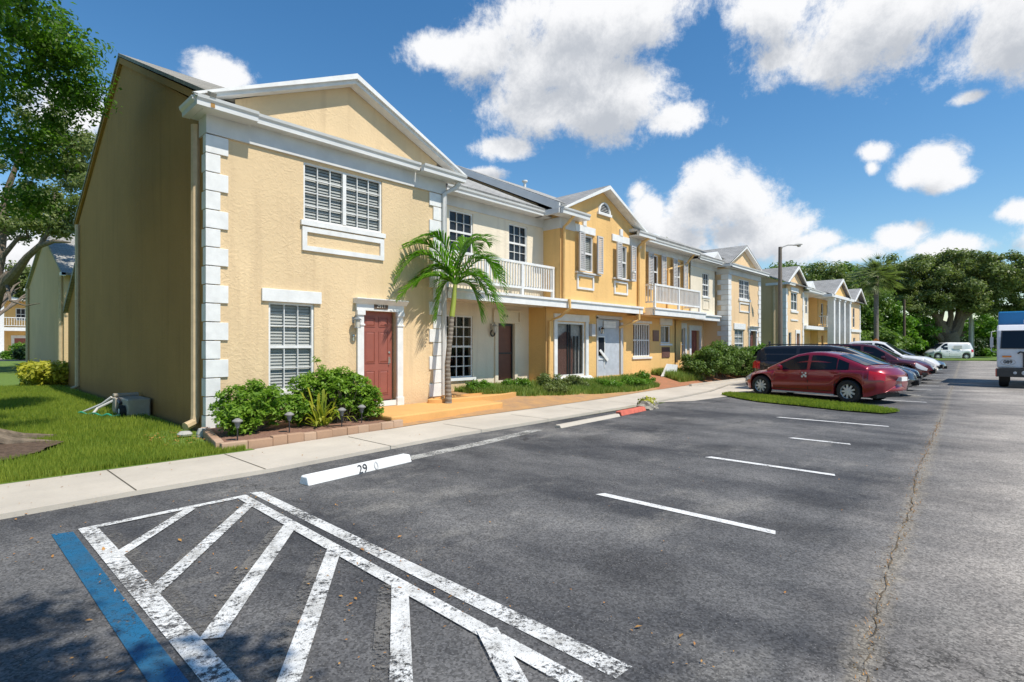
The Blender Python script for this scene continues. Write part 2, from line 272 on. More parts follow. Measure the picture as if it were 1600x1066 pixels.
# ================================================================ mesh helpers
class MB:
    def __init__(s): s.v=[]; s.f=[]
    def add(s,vs,fs):
        o=len(s.v); s.v+= [tuple(p) for p in vs]; s.f+=[tuple(i+o for i in f) for f in fs]; return s
    def box(s,x0,x1,y0,y1,z0,z1):
        if x0>x1:x0,x1=x1,x0
        if y0>y1:y0,y1=y1,y0
        if z0>z1:z0,z1=z1,z0
        return s.add([(x0,y0,z0),(x1,y0,z0),(x1,y1,z0),(x0,y1,z0),(x0,y0,z1),(x1,y0,z1),(x1,y1,z1),(x0,y1,z1)],[(0,3,2,1),(4,5,6,7),(0,1,5,4),(1,2,6,5),(2,3,7,6),(3,0,4,7)])
    def prism(s,poly,axis,a,b):
        n=len(poly)
        def P(p,t): return {'x':(t,p[0],p[1]),'y':(p[0],t,p[1]),'z':(p[0],p[1],t)}[axis]
        vs=[P(p,a) for p in poly]+[P(p,b) for p in poly]
        return s.add(vs,[tuple(range(n))[::-1],tuple(range(n,2*n))]+[(i,(i+1)%n,n+(i+1)%n,n+i) for i in range(n)])
    def quad(s,a,b,c,d): return s.add([a,b,c,d],[(0,1,2,3)])
    def tube(s,path,rad,n=8,cap=True):
        path=[Vector(p) for p in path]
        if not isinstance(rad,(list,tuple)): rad=[rad]*len(path)
        rings=[]; prev=None
        for i,p in enumerate(path):
            d=(path[min(i+1,len(path)-1)]-path[max(i-1,0)]).normalized()
            ref=prev if prev is not None else (Vector((0,0,1)) if abs(d.z)<.9 else Vector((1,0,0)))
            u=(ref-d*ref.dot(d)); u=u.normalized() if u.length>1e-5 else d.orthogonal().normalized(); prev=u; w=d.cross(u)
            rings.append([p+(u*math.cos(2*math.pi*k/n)+w*math.sin(2*math.pi*k/n))*rad[i] for k in range(n)])
        vs=[q for r in rings for q in r]; fs=[]
        for i in range(len(path)-1):
            for k in range(n): fs.append((i*n+k,i*n+(k+1)%n,(i+1)*n+(k+1)%n,(i+1)*n+k))
        if cap: fs.append(tuple(range(n))[::-1]); fs.append(tuple((len(path)-1)*n+k for k in range(n)))
        return s.add(vs,fs)
    def lathe(s,prof,c,axis='z',n=20):
        vs=[];fs=[]
        for (r,h) in prof:
            for k in range(n):
                a=2*math.pi*k/n; p=(r*math.cos(a),r*math.sin(a))
                vs.append({'z':(c[0]+p[0],c[1]+p[1],c[2]+h),'y':(c[0]+p[0],c[1]+h,c[2]+p[1]),'x':(c[0]+h,c[1]+p[0],c[2]+p[1])}[axis])
        for i in range(len(prof)-1):
            for k in range(n): fs.append((i*n+k,i*n+(k+1)%n,(i+1)*n+(k+1)%n,(i+1)*n+k))
        return s.add(vs,fs)
    def build(s,name,mat,parent=None,smooth=False,bevel=0,origin=None):
        o0=Vector(origin) if origin is not None else Vector((0,0,0))
        if parent is not None:
            p=parent; o0=Vector((0,0,0))
            while p is not None: o0=o0+p.location; p=p.parent
        me=bpy.data.meshes.new(name); me.from_pydata([(a-o0.x,b-o0.y,c-o0.z) for a,b,c in s.v],[],s.f); me.validate()
        bm=bmesh.new(); bm.from_mesh(me); bmesh.ops.recalc_face_normals(bm,faces=bm.faces); bm.to_mesh(me); bm.free()
        if smooth:
            for p in me.polygons: p.use_smooth=True
            try: me.set_sharp_from_angle(angle=R(38))
            except Exception: pass
        me.materials.append(MT[mat] if isinstance(mat,str) else mat)
        ob=bpy.data.objects.new(name,me); COL.objects.link(ob)
        if parent is not None: ob.parent=parent
        else: ob.location=o0
        if bevel:
            b=ob.modifiers.new('bevel','BEVEL'); b.width=bevel; b.segments=2; b.limit_method='ANGLE'; b.angle_limit=R(40)
        return ob
def tag(o,label=None,cat=None,group=None,kind=None):
    if label: o['label']=label
    if cat: o['category']=cat
    if group: o['group']=group
    if kind: o['kind']=kind
    return o
def thing(name,label,cat,loc=(0,0,0),group=None):
    o=bpy.data.objects.new(name,None); COL.objects.link(o); o.location=loc; o.empty_display_size=.2; return tag(o,label,cat,group)
def copytree(o,parent=None):
    c=o.copy(); COL.objects.link(c); c.parent=parent
    for ch in [x for x in o.children]: copytree(ch,c)
    return c
def sheet(name,poly,z,mat,kind='structure',thick=0):
    mb=MB()
    if thick: mb.prism(poly,'z',z-thick,z)
    else: mb.add([(x,y,z) for x,y in poly],[tuple(range(len(poly)))])
    o=mb.build(name,mat); tag(o,kind=kind); return o
def text(name,body,size,mat,parent,mtx,extr=.004,bold=0.):
    cu=bpy.data.curves.new(name,'FONT'); cu.body=body; cu.size=size; cu.extrude=extr; cu.align_x='CENTER'; cu.align_y='CENTER'; cu.offset=bold
    tmp=bpy.data.objects.new('tmp',cu); dg=bpy.context.evaluated_depsgraph_get(); COL.objects.link(tmp); dg.update()
    me=bpy.data.meshes.new_from_object(tmp.evaluated_get(dg)); COL.objects.unlink(tmp); bpy.data.objects.remove(tmp); me.name=name
    off=Vector((0,0,0)); p=parent
    while p is not None: off+=p.location; p=p.parent
    me.transform(Matrix.Translation(-off)@mtx); me.materials.clear(); me.materials.append(MT[mat]); o=bpy.data.objects.new(name,me); COL.objects.link(o); o.parent=parent; return o
def facing(x,y,z): # text facing -y
    return Matrix.Translation((x,y,z))@Matrix.Rotation(R(90),4,'X')
# numpy leaf meshes ------------------------------------------------
def leafmesh(name,pts,nrm,size,mat,parent=None,aspect=.5,kind=None,jit=.35):
    n=len(pts); size=np.asarray(size)*np.ones(n); size=size*(1+jit*(rng.random(n)*2-1))
    r=rng.normal(size=(n,3)); nrm=nrm/np.linalg.norm(nrm,axis=1,keepdims=True)
    t=np.cross(nrm,r); t/=np.linalg.norm(t,axis=1,keepdims=True); b=np.cross(nrm,t)
    s=size[:,None]; bend=nrm*s*.18
    v=np.stack([pts-t*s,pts+b*s*aspect+bend,pts+t*s,pts-b*s*aspect+bend],1).reshape(-1,3)
    off=np.zeros(3); p=parent
    while p is not None: off+=np.array(p.location); p=p.parent
    v=v-off
    me=bpy.data.meshes.new(name); me.vertices.add(4*n); me.vertices.foreach_set('co',v.astype(np.float32).ravel())
    me.loops.add(4*n); me.loops.foreach_set('vertex_index',np.arange(4*n,dtype=np.int32)); me.polygons.add(n)
    me.polygons.foreach_set('loop_start',np.arange(0,4*n,4,dtype=np.int32)); me.polygons.foreach_set('loop_total',np.full(n,4,dtype=np.int32)); me.update(calc_edges=True)
    me.materials.append(MT[mat]); o=bpy.data.objects.new(name,me); COL.objects.link(o); o.parent=parent
    if kind: tag(o,kind=kind)
    return o
def clumps(cl,n,shell=.45,flat=.0):
    cl=np.array(cl,float); w=(cl[:,3]*cl[:,4]*cl[:,5])**(2/3); idx=rng.choice(len(cl),n,p=w/w.sum())
    d=rng.normal(size=(n,3)); d/=np.linalg.norm(d,axis=1,keepdims=True); r=rng.random(n)**shell
    p=cl[idx,:3]+d*r[:,None]*cl[idx,3:6]*(1+.12*rng.normal(size=(n,1)))
    nn=d+rng.normal(size=(n,3))*.7+np.array([0,0,.6]); return p,nn
def subclump(cl,k,r0,r1,seed=0):
    "many small clumps spread through big ones, so crowns get uneven outlines and gaps"
    rr=np.random.default_rng(seed); out=[]
    cl=np.array(cl,float); w=(cl[:,3]*cl[:,4]*cl[:,5])**(2/3); idx=rr.choice(len(cl),k,p=w/w.sum())
    for i in idx:
        d=rr.normal(size=3); d/=np.linalg.norm(d); q=cl[i,:3]+d*cl[i,3:6]*rr.random()**.4; r=rr.uniform(r0,r1)
        out.append((*q,r*1.25,r*1.25,r*.8))
    return out
# ================================================================ ground
sheet('ground',[(-1500,-1500),(1500,-1500),(1500,1500),(-1500,1500)],-.03,'land')
mb=MB()
mb.add([(-60,-45,0),(76,-45,0),(76,2.2,0),(72,9,0),(40,9.3,0),(30,9.6,0),(21,9.2,0),(14.0,7.3,0),(-60,7.3,0)],[tuple(range(9))])
tag(mb.build('parking_lot','lot'),kind='structure')
inner=[(-40,8.45),(0.5,8.42),(2.9,8.42),(4.2,8.55),(5.9,8.65),(7.6,8.85),(10.5,8.85),(13.8,9.0),(16.5,9.3),(20,9.5),(28,10.0),(60,10.0)]
outer=[(60,9.2),(30,9.2),(22,8.6),(18.5,7.9),(16.3,7.7),(14.05,7.5),(12,7.4),(9.2,7.35),(6.4,7.3),(4.4,7.12),(3,6.98),(1.5,6.98),(.45,6.93),(-40,6.9)]
sheet('sidewalk',inner+outer,.052,'walk',thick=.06)
joint=MB()
for x in (-1.6,1.52,2.9,4.9,7.0,9.0,11.0,13.0):
    joint.add([(x,6.98,.056),(x+.014,6.98,.056),(x+.014,8.42,.056),(x,8.42,.056)],[(0,1,2,3)])
tag(joint.build('sidewalk_joints','joint'),kind='structure')
sheet('kerb_strip',[(20,9.2),(60,9.2),(60,9.3),(20,9.3)],.13,'walk',thick=.12)
# lawn on the left
def hl(x,y): return .055+.03*math.sin(x*.9+y*.3)*min(1,max(0,(y-8.6)/2))+ (0.0 if y<14 else min(.35,(y-14)*.012))
def gridmesh(name,xs,ys,hf,mat):
    mb=MB(); nx,ny=len(xs),len(ys)
    mb.v=[(x,y,hf(x,y)) for y in ys for x in xs]; mb.f=[(j*nx+i,j*nx+i+1,(j+1)*nx+i+1,(j+1)*nx+i) for j in range(ny-1) for i in range(nx-1)]
    return tag(mb.build(name,mat,smooth=True),kind='structure')
gridmesh('lawn',list(np.linspace(-22,3.34,34)),[8.4,8.6,9,9.5,10,10.5,11,12,13,14,16,18,20,23,26,30,36,42,50,57],hl,'lawnsoil')
gridmesh('back_lawn',list(np.linspace(3.34,30,10)),[22.2,26,30,36,42,50,57],hl,'lawnsoil')
sheet('road',[(-60,57),(60,57),(60,72),(-60,72)],.30,'lot',thick=.3)
sheet('far_sidewalk',[(-60,72),(60,72),(60,77.6),(-60,77.6)],.34,'walk',thick=.2)
# front yards: ochre soil rising to the facades
def hy(x,y):
    base=.06; h=np.interp(x,[3,6,8.7,11,13.6,20,60],[0,.08,.2,.26,.30,.34,.34]); y0=np.interp(x,[p[0] for p in inner],[p[1] for p in inner])
    return float(base+h*min(1,max(0,(y-y0)/(10.9-y0)))+.012*math.sin(x*3.1)*math.sin(y*4.3)*(1 if y>y0+.2 else 0))
xs=list(np.arange(5.8,31.6,.35)); rows=[]
mb=MB(); nj=9
for i,x in enumerate(xs):
    y0=float(np.interp(x,[p[0] for p in inner],[p[1] for p in inner]))-.02
    for j in range(nj):
        y=y0+(13.2-y0)*(j/(nj-1))**1.2; mb.v.append((x,y,hy(x,y)))
for i in range(len(xs)-1):
    for j in range(nj-1): mb.f.append((i*nj+j,(i+1)*nj+j,(i+1)*nj+j+1,i*nj+j+1))
me=mb; nf=len(mb.f)
yo=mb.build('front_yard','yard',smooth=True); tag(yo,kind='structure')
yo.data.materials.append(MT['mulchred']); yo.data.materials.append(MT['wildgrass'])
for p in yo.data.polygons:
    c=p.center; 
    if c.x>17.6: p.material_index=1
sheet('far_verge',[(31.5,9.6),(60,9.9),(60,11.3),(31.5,11.3)],.07,'lawnsoil')
sheet('grass_strip',[(76,-12),(110,-12),(110,30),(72,30),(72,9),(76,2.2)],.11,'lawnsoil',thick=.1)
# paved apron and the grass island beside the red car
sheet('concrete_apron',[(14.1,7.45),(16.2,7.62),(18.6,7.85),(22,8.55),(22,7.2),(19.6,6.9),(17.2,6.75),(15.2,6.9)],.012,'walk')
isl=[(15.3,2.3),(16.0,2.1),(16.5,2.6),(16.9,3.4),(17.4,4.6),(17.9,5.9),(18.2,7.0),(17.6,7.1),(16.6,6.1),(16.1,5.4),(15.75,4.2),(15.35,3.2)]
sheet('grass_island',isl,.03,'lawnsoil')
sheet('tar_patch',[(14.6,6.3),(16.4,6.35),(17.5,6.9),(16.4,7.2),(14.3,7.0)],.008,'dark' if False else 'lot')
# ---- painted markings
def mark(name,polys,mat,z=.005):
    mb=MB()
    for k,p in enumerate(polys): mb.add([(x,y,z+.0012*k) for x,y in p],[tuple(range(len(p)))])
    o=mb.build(name,mat); return tag(o,kind='structure')
def stripe(a,b,w):
    a=Vector(a);b=Vector(b); d=(b-a).normalized(); n=Vector((-d.y,d.x))*w/2
    return [tuple(a-n),tuple(b-n),tuple(b+n),tuple(a+n)]
mark('faded_marking',[stripe((1.075,5.9),(1.075,.3),.10),stripe((.90,5.06),(1.68,5.97),.07),stripe((.90,4.10),(2.18,5.80),.07),stripe((.96,3.30),(2.14,4.84),.10),stripe((.86,2.28),(2.1,4.0),.09),stripe((.95,1.5),(2.10,3.13),.09)],'paintghost',.004)
mark('access_aisle_marking',[stripe((.955,6.04),(.955,.2),.13),stripe((.90,6.0),(2.33,6.06),.09),stripe((2.27,6.02),(2.06,.2),.11),
   stripe((.95,5.02),(1.76,5.98),.10),stripe((.96,4.08),(2.24,5.74),.11),stripe((1.05,3.24),(2.2,4.76),.12),stripe((.93,2.22),(2.18,3.95),.11),stripe((1.02,1.42),(2.17,3.06),.11),stripe((1.1,.3),(2.15,2.2),.12)],'paintw',.0095)
mark('stall_edge_marking',[[(2.40,6.18),(2.51,6.12),(2.41,1.42),(2.27,1.43)]],'paintw',.006)
mark('blue_marking',[[(.71,6.05),(.85,6.0),(.85,.2),(.72,.2)]],'paintb',.006)
for k,(x,y0,y1) in enumerate([(4.98,3.36,1.52),(7.70,3.32,1.66),(10.28,2.95,2.0),(13.05,4.0,1.88),(19.35,3.6,1.9),(21.9,4.2,2.3),(24.8,4.5,2.3),(27.4,4.5,2.3),(30.1,4.5,2.4),(32.8,4.6,2.5),(35.5,4.7,2.6),(38.2,4.8,2.6)]):
    mark('stall_line_marking',[[(x-.05,y1),(x+.05,y1+.03),(x+.06,y0-.05),(x-.05,y0)]],'paintnew',.006)
# seam crack with dry weeds
mb=MB(); pts=[(2.2,.46),(3.07,.54),(3.9,.63),(5.04,.71),(6.79,.79),(8.6,.95),(10.78,1.05),(14,1.2),(17.5,1.38),(23,1.7),(29.5,2.0)]
P=[]
for i in range(len(pts)-1):
    for k in range(14):
        t=k/14; P.append((pts[i][0]+(pts[i+1][0]-pts[i][0])*t,pts[i][1]+(pts[i+1][1]-pts[i][1])*t+random.uniform(-.018,.018)))
for i,(x,y) in enumerate(P): w=random.choice([0,.002,.004,.007]); mb.v+=[(x,y-w,.006),(x,y+w,.006)]
mb.f=[(2*i,2*i+2,2*i+3,2*i+1) for i in range(len(P)-1)]
tag(mb.build('asphalt_crack','crackfill'),kind='structure')
# ---- wheel stops
def wheelstop(p0,p1,label,mat,h=.13,w=.2,split=None,txt=None,group='concrete wheel stops along the sidewalk',textmat='bluesign'):
    a=Vector((*p0,0)); b=Vector((*p1,0)); d=(b-a); Ln=d.length; d.normalize(); n=Vector((-d.y,d.x,0))
    root=thing('wheel_stop',label,'wheel stop',tuple(a),group)
    prof=[(-w/2,0.0),(w/2,0.0),(w*.33,h),(-w*.30,h)]
    mb=MB(); st=[0,.02]+[k*Ln/12 for k in range(1,12)]+[Ln-.02,Ln]
    for i,s in enumerate(st):
        k=.9 if i in (0,len(st)-1) else 1; jj=random.uniform(-.004,.004)
        for (q,z) in prof: p=a+d*s+n*(q*k+jj); mb.v.append((p.x,p.y,z*k))
    for i in range(len(st)-1):
        for k in range(4): mb.f.append((i*4+k,i*4+(k+1)%4,i*4+4+(k+1)%4,i*4+4+k))
    mb.f+= [(0,1,2,3),tuple((len(st)-1)*4+k for k in range(4))]
    mb.build('beam',mat,root,bevel=.008)
    if txt:
        ang=math.atan2(d.y,d.x)
        for (s0,bd,mt) in txt:
            c=a+d*s0+n*(-w*.408)+Vector((0,0,h*.5)); tilt=math.atan2(h,w*.2)
            m=Matrix.Translation(c)@Matrix.Rotation(ang,4,'Z')@Matrix.Rotation(tilt,4,'X')@Matrix.Translation((0,0,.004)); text('stall_number',bd,.155,mt,root,m,.0008)
    return root
wheelstop((2.97,6.08),(4.58,6.28),'white wheel stop with black stencilled 29 and faded 0','wheelstop',.10,.20,txt=[(.78,'29','bluesign'),(1.0,'0','faddigit')])
mark('kerb_paint_marking',[[(4.66,6.26),(6.3,6.38),(8.0,6.66),(7.9,6.86),(6.3,6.62),(4.7,6.50)]],'paintkerb',.006)
wheelstop((8.42,6.62),(10.75,6.72),'low white wheel stop left of the red one','walk',.06,.17)
wheelstop((10.85,6.76),(12.15,6.86),'faded red wheel stop with a weedy stone at its end','redpaint',.10,.2)
o=thing('rough_stone','mossy weed covered lump of stone at the end of the red wheel stop','stone',(12.5,6.95,0))
mb=MB(); bm=bmesh.new(); bmesh.ops.create_icosphere(bm,subdivisions=3,radius=1)
for v in bm.verts:
    k=1+.22*math.sin(v.co.x*5+v.co.y*3)+.12*math.sin(v.co.z*9+v.co.x*7); v.co=Vector((v.co.x*.36*k,v.co.y*.2*k,max(0,v.co.z*.22*k+.04)))
mb.v=[(v.co.x+12.5,v.co.y+6.95,v.co.z) for v in bm.verts]; mb.f=[tuple(v.index for v in f.verts) for f in bm.faces]; bm.free()
mb.build('stone','stone',o)
p,nn=clumps([(12.55,6.95,.2,.3,.18,.1)],260); leafmesh('moss',p,nn,.045,'yellowleaf',o)
# ================================================================ house helpers
def wall(parent,x0,x1,z0,z1,Y,holes,mat,name='wall',depth=.14,top=None):
    xs=sorted({x0,x1}|{h[0] for h in holes}|{h[1] for h in holes}); zs=sorted({z0,z1}|{h[2] for h in holes}|{h[3] for h in holes})
    mb=MB()
    for i in range(len(xs)-1):
        for j in range(len(zs)-1):
            cx=(xs[i]+xs[i+1])/2; cz=(zs[j]+zs[j+1])/2
            if any(h[0]<cx<h[1] and h[2]<cz<h[3] for h in holes): continue
            mb.quad((xs[i],Y,zs[j]),(xs[i+1],Y,zs[j]),(xs[i+1],Y,zs[j+1]),(xs[i],Y,zs[j+1]))
    for (a,b,c,d) in holes:
        e=Y+depth; mb.quad((a,Y,c),(a,e,c),(a,e,d),(a,Y,d)); mb.quad((b,Y,c),(b,Y,d),(b,e,d),(b,e,c)); mb.quad((a,Y,d),(b,Y,d),(b,e,d),(a,e,d)); mb.quad((a,Y,c),(b,Y,c),(b,e,c),(a,e,c))
    return mb.build(name,mat,parent)
def window(parent,x0,x1,z0,z1,Y,cols,rows,blinds=True,meet=True,mull=None,rec=.07,mun=.016,glass=None,back=None,fr=.045):
    y0=Y+rec-.04; y1=Y+rec+.02; mb=MB()
    mb.box(x0,x0+fr,y0,y1,z0,z1).box(x1-fr,x1,y0,y1,z0,z1).box(x0+fr,x1-fr,y0,y1,z0,z0+fr).box(x0+fr,x1-fr,y0,y1,z1-fr,z1)
    secs=[(x0+fr,x1-fr)]
    if mull is not None: mb.box(mull-.04,mull+.04,y0-.01,y1,z0+fr,z1-fr); secs=[(x0+fr,mull-.04),(mull+.04,x1-fr)]
    zm=(z0+z1)/2
    for (a,b) in secs:
        if meet: mb.box(a,b,y0+.004,y1-.002,zm-.028,zm+.028)
        for k in range(1,cols): x=a+(b-a)*k/cols; mb.box(x-mun/2,x+mun/2,y0+.014,y1-.004,z0+fr,z1-fr)
        for k in range(1,rows):
            if meet and k*2==rows: continue
            z=z0+fr+(z1-z0-2*fr)*k/rows; mb.box(a,b,y0+.016,y1-.006,z-mun/2,z+mun/2)
    w=mb.build('window','white',parent)
    g=MB().add([(x0+.01,y1-.012,z0+.01),(x1-.01,y1-.012,z0+.01),(x1-.01,y1-.012,z1-.01),(x0+.01,y1-.012,z1-.01)],[(0,1,2,3)]); g.build('pane',glass or ('clear' if (blinds or back) else 'glass'),w)
    if blinds:
        b=MB(); n=int((z1-z0)/.062)
        for k in range(n):
            z=z0+.02+k*.062; b.add([(x0+.02,y1+.040,z+.066),(x1-.02,y1+.040,z+.066),(x1-.02,y1+.012,z+.008),(x0+.02,y1+.012,z+.008)],[(0,1,2,3)])
        b.build('blind','blind',w); 
    if blinds or back:
        MB().add([(x0,y1+.11,z0),(x1,y1+.11,z0),(x1,y1+.11,z1),(x0,y1+.11,z1)],[(0,1,2,3)]).build('curtain',back or 'dark',w)  # without a curtain material this is a dark sheet standing in for the unlit room
    return w
def panelframe(parent,x0,x1,z0,z1,Y,w=.07,t=.04,mat='white'):
    mb=MB(); mb.box(x0,x1,Y-t,Y,z1-w,z1).box(x0,x1,Y-t,Y,z0,z0+w).box(x0,x0+w,Y-t,Y,z0+w,z1-w).box(x1-w,x1,Y-t,Y,z0+w,z1-w); return mb.build('window_panel',mat,parent)
def sixpanel(parent,x0,x1,z0,z1,Y,mat,rec=.1,handle=True):
    mb=MB(); y=Y+rec; mb.box(x0,x1,y,y+.05,z0,z1); w=x1-x0; h=z1-z0
    d=mb.build('door',mat,parent)
    pn=MB()
    for (a,b) in ((.12,.44),(.56,.88)):
        for (c,e) in ((.06,.34),(.42,.78),(.83,.94)):
            X0=x0+w*a;X1=x0+w*b;Z0=z0+h*c;Z1=z0+h*e
            pn.box(X0,X1,y-.012,y,Z0,Z0+.018).box(X0,X1,y-.012,y,Z1-.018,Z1).box(X0,X0+.018,y-.012,y,Z0+.018,Z1-.018).box(X1-.018,X1,y-.012,y,Z0+.018,Z1-.018)
            pn.add([(X0+.05,y-.014,Z0+.05),(X1-.05,y-.014,Z0+.05),(X1-.05,y-.014,Z1-.05),(X0+.05,y-.014,Z1-.05),(X0+.018,y-.001,Z0+.018),(X1-.018,y-.001,Z0+.018),(X1-.018,y-.001,Z1-.018),(X0+.018,y-.001,Z1-.018)],[(0,1,2,3),(0,4,5,1),(1,5,6,2),(2,6,7,3),(3,7,4,0)])
    pn.build('door_panel',mat,d)
    if handle:
        hb=MB(); hx=x1-.085; hz=z0+h*.46
        hb.lathe([(0,-.03),(.026,-.028),(.03,0)],(hx,y,hz+.16),'y',12); hb.tube([(hx,y,hz+.03),(hx,y-.05,hz+.04),(hx,y-.055,hz-.08),(hx,y,hz-.11)],.011,8); hb.box(hx-.02,hx+.02,y-.008,y,hz-.12,hz+.06)
        hb.build('handle','chrome',d,smooth=True)
    return d
def rakeprism(mb,xa,za,xp,zp,xb,zb,y0,y1,t):
    "A-shaped pair of sloping boards in the xz plane"
    mb.prism([(xa,za),(xp,zp),(xb,zb),(xb-t*1.0,zb),(xp,zp-t*1.12),(xa+t*1.0,za)],'y',y0,y1)
def gutter(mb,x0,x1,Yw,out,z,h=.15,d=.13):
    "K-profile gutter along x: Yw wall plane, out = distance of outer lip"
    y=Yw-out; mb.prism([(y,z),(y+.012,z-.05),(y+.045,z-.09),(y+.05,z-h),(y+d,z-h),(y+d,z-.02),(y+.02,z-.015)],'x',x0,x1)
def quoins(parent,X,Y,side,z0,z1,n,wl=.36,ws=.24,t=.03,ret=.2,sidevis=True):
    h=(z1-z0)/n
    for k in range(n):
        big=(n-1-k)%2==0; w=wl if big else ws; r=ret*(.8 if big else 1.25); a=z0+k*h+.008; b=z0+(k+1)*h-.008; mb=MB()
        if side=='L':
            x0=X-t; x1=X+w; mb.box(x0,x1,Y-t,Y,a,b)
            if sidevis: mb.box(x0,X,Y,Y+r,a,b)
        else:
            x0=X-w; x1=X+t; mb.box(x0,x1,Y-t,Y,a,b); mb.box(X,x1,Y,Y+r,a,b)
        mb.build('quoin','white',parent,bevel=.006)
def downspout(parent,pts,mat,w=.075,name='downspout'):
    return MB().tube(pts,w/1.5,8).build(name,mat,parent,smooth=True)
def roofslope(parent,x0,x1,y0,z0,y1,z1,mat='roofx',t=.07,name='roof'):
    n=Vector((0,-(z1-z0),y1-y0)).normalized()*t
    return MB().prism([(y0,z0),(y1,z1),(y1+n.y,z1+n.z),(y0+n.y,z0+n.z)],'x',x0,x1).build(name,mat,parent)
def crossroof(parent,xa,xp,xb,z0,zp,yf,yb,mat='roofy',t=.05):
    y0=yf+.12; return MB().add([(xa,yf,z0),(xp,yf,zp),(xb,yf,z0),(xp,yb,zp),(xa,y0,z0),(xb,y0,z0),(xa+.04,yf,z0-t),(xp,yf,zp-t*1.1),(xb-.04,yf,z0-t),(xp,yb,zp-t)],[(0,1,3,4),(1,2,5,3),(0,1,7,6),(1,2,8,7),(6,7,9,4),(7,8,5,9),(0,4,6),(2,8,5)]).build('gable_roof',mat,parent)
    mb=MB(); mb.prism([(xa,z0),(xp,zp),(xb,z0),(xb,z0-t),(xp,zp-t),(xa,z0-t)],'y',yf,yb); return mb.build('gable_roof',mat,parent)
def wall_lamp(parent,x,y,z,mat='black',s=1.):
    mb=MB(); mb.box(x-.03*s,x+.03*s,y-.015,y,z-.06*s,z+.06*s); mb.tube([(x,y-.01,z+.03*s),(x,y-.08*s,z+.09*s),(x,y-.14*s,z+.06*s)],.009*s,6); mb.lathe([(0,.06*s),(.02*s,.055*s),(.085*s,0),(.08*s,-.008*s)],(x,y-.14*s,z),'z',12)
    mb.lathe([(.06*s,-.15*s),(.07*s,-.165*s),(0,-.17*s)],(x,y-.14*s,z),'z',12)
    for k in range(4):
        a=k*math.pi/2+.78; mb.tube([(x+.075*s*math.cos(a),y-.14*s+.075*s*math.sin(a),z),(x+.065*s*math.cos(a),y-.14*s+.065*s*math.sin(a),z-.155*s)],.005*s,4)
    l=mb.build('wall_lamp',mat,parent,smooth=True); MB().lathe([(.055*s,-.01*s),(.05*s,-.15*s)],(x,y-.14*s,z),'z',10).build('lamp_glass','lampglass',l); return l
def surround(parent,x0,x1,z0,zt,Y,head=.3,jw=.17,cap=True,t=.06,mat='white'):
    "door surround: x0..x1 opening"
    mb=MB()
    for (a,b) in ((x0-jw,x0),(x1,x1+jw)):
        mb.box(a,b,Y-t,Y,z0,zt)
        if cap: mb.box(a-.02,b+.02,Y-t-.03,Y,zt-.10,zt-.002); mb.box(a-.015,b+.015,Y-t-.02,Y,zt-.33,zt-.29); mb.box(a-.015,b+.015,Y-t-.02,Y,z0,z0+.2)
    mb.box(x0-jw-.02,x1+jw+.02,Y-t,Y,zt+.002,zt+head)
    if cap: mb.prism([(Y-t-.02,zt+head-.09),(Y-t-.12,zt+head+.01),(Y-t-.12,zt+head+.03),(Y,zt+head+.03),(Y,zt+head-.09)],'x',x0-jw-.08,x1+jw+.08)
    return mb.build('door_surround',mat,parent,bevel=.005)
def boxside(parent,X,y0,y1,z0,z1,mat,name='side_wall'): # wall plane facing -x
    return MB().box(X,X+.1,y0,y1,z0,z1).build(name,mat,parent)
def railing(parent,x0,x1,Y,zt,zb,mat='white',n=None,ret=None,posts=3):
    mb=MB(); n=n or int((x1-x0)/.115)
    mb.box(x0,x1,Y-.045,Y+.045,zt-.07,zt).box(x0,x1,Y-.03,Y+.03,zb,zb+.06)
    for k in range(n+1):
        x=x0+.03+(x1-x0-.06)*k/n; mb.box(x-.018,x+.018,Y-.018,Y+.018,zb+.06,zt-.07)
    for k in range(posts): 
        x=x0+.05+(x1-x0-.1)*k/(posts-1); mb.box(x-.045,x+.045,Y-.04,Y+.04,zb-.2,zt-.002)
    if ret is not None:
        for X in ret:
            (xr,ye)=X; mb.box(xr-.045,xr+.045,Y+.045,ye,zt-.07,zt).box(xr-.03,xr+.03,Y+.03,ye,zb,zb+.06)
            m=max(2,int((ye-Y)/.12))
            for k in range(1,m): yy=Y+(ye-Y)*k/m; mb.box(xr-.018,xr+.018,yy-.018,yy+.018,zb+.06,zt-.07)
    return mb.build('railing',mat,parent)
def shutter(parent,x0,x1,z0,z1,Y,t=.05):
    mb=MB(); mb.box(x0,x0+.04,Y-t,Y,z0,z1).box(x1-.04,x1,Y-t,Y,z0,z1).box(x0+.04,x1-.04,Y-t,Y,z0,z0+.05).box(x0+.04,x1-.04,Y-t,Y,z1-.05,z1)
    n=int((z1-z0-.1)/.06)
    for k in range(n): z=z0+.05+(z1-z0-.1)*k/n; mb.add([(x0+.04,Y-t+.004,z),(x1-.04,Y-t+.004,z),(x1-.04,Y-.008,z+.058),(x0+.04,Y-.008,z+.058)],[(0,1,2,3)])
    return mb.build('shutter','greypaint',parent)
RIDGE=16.35
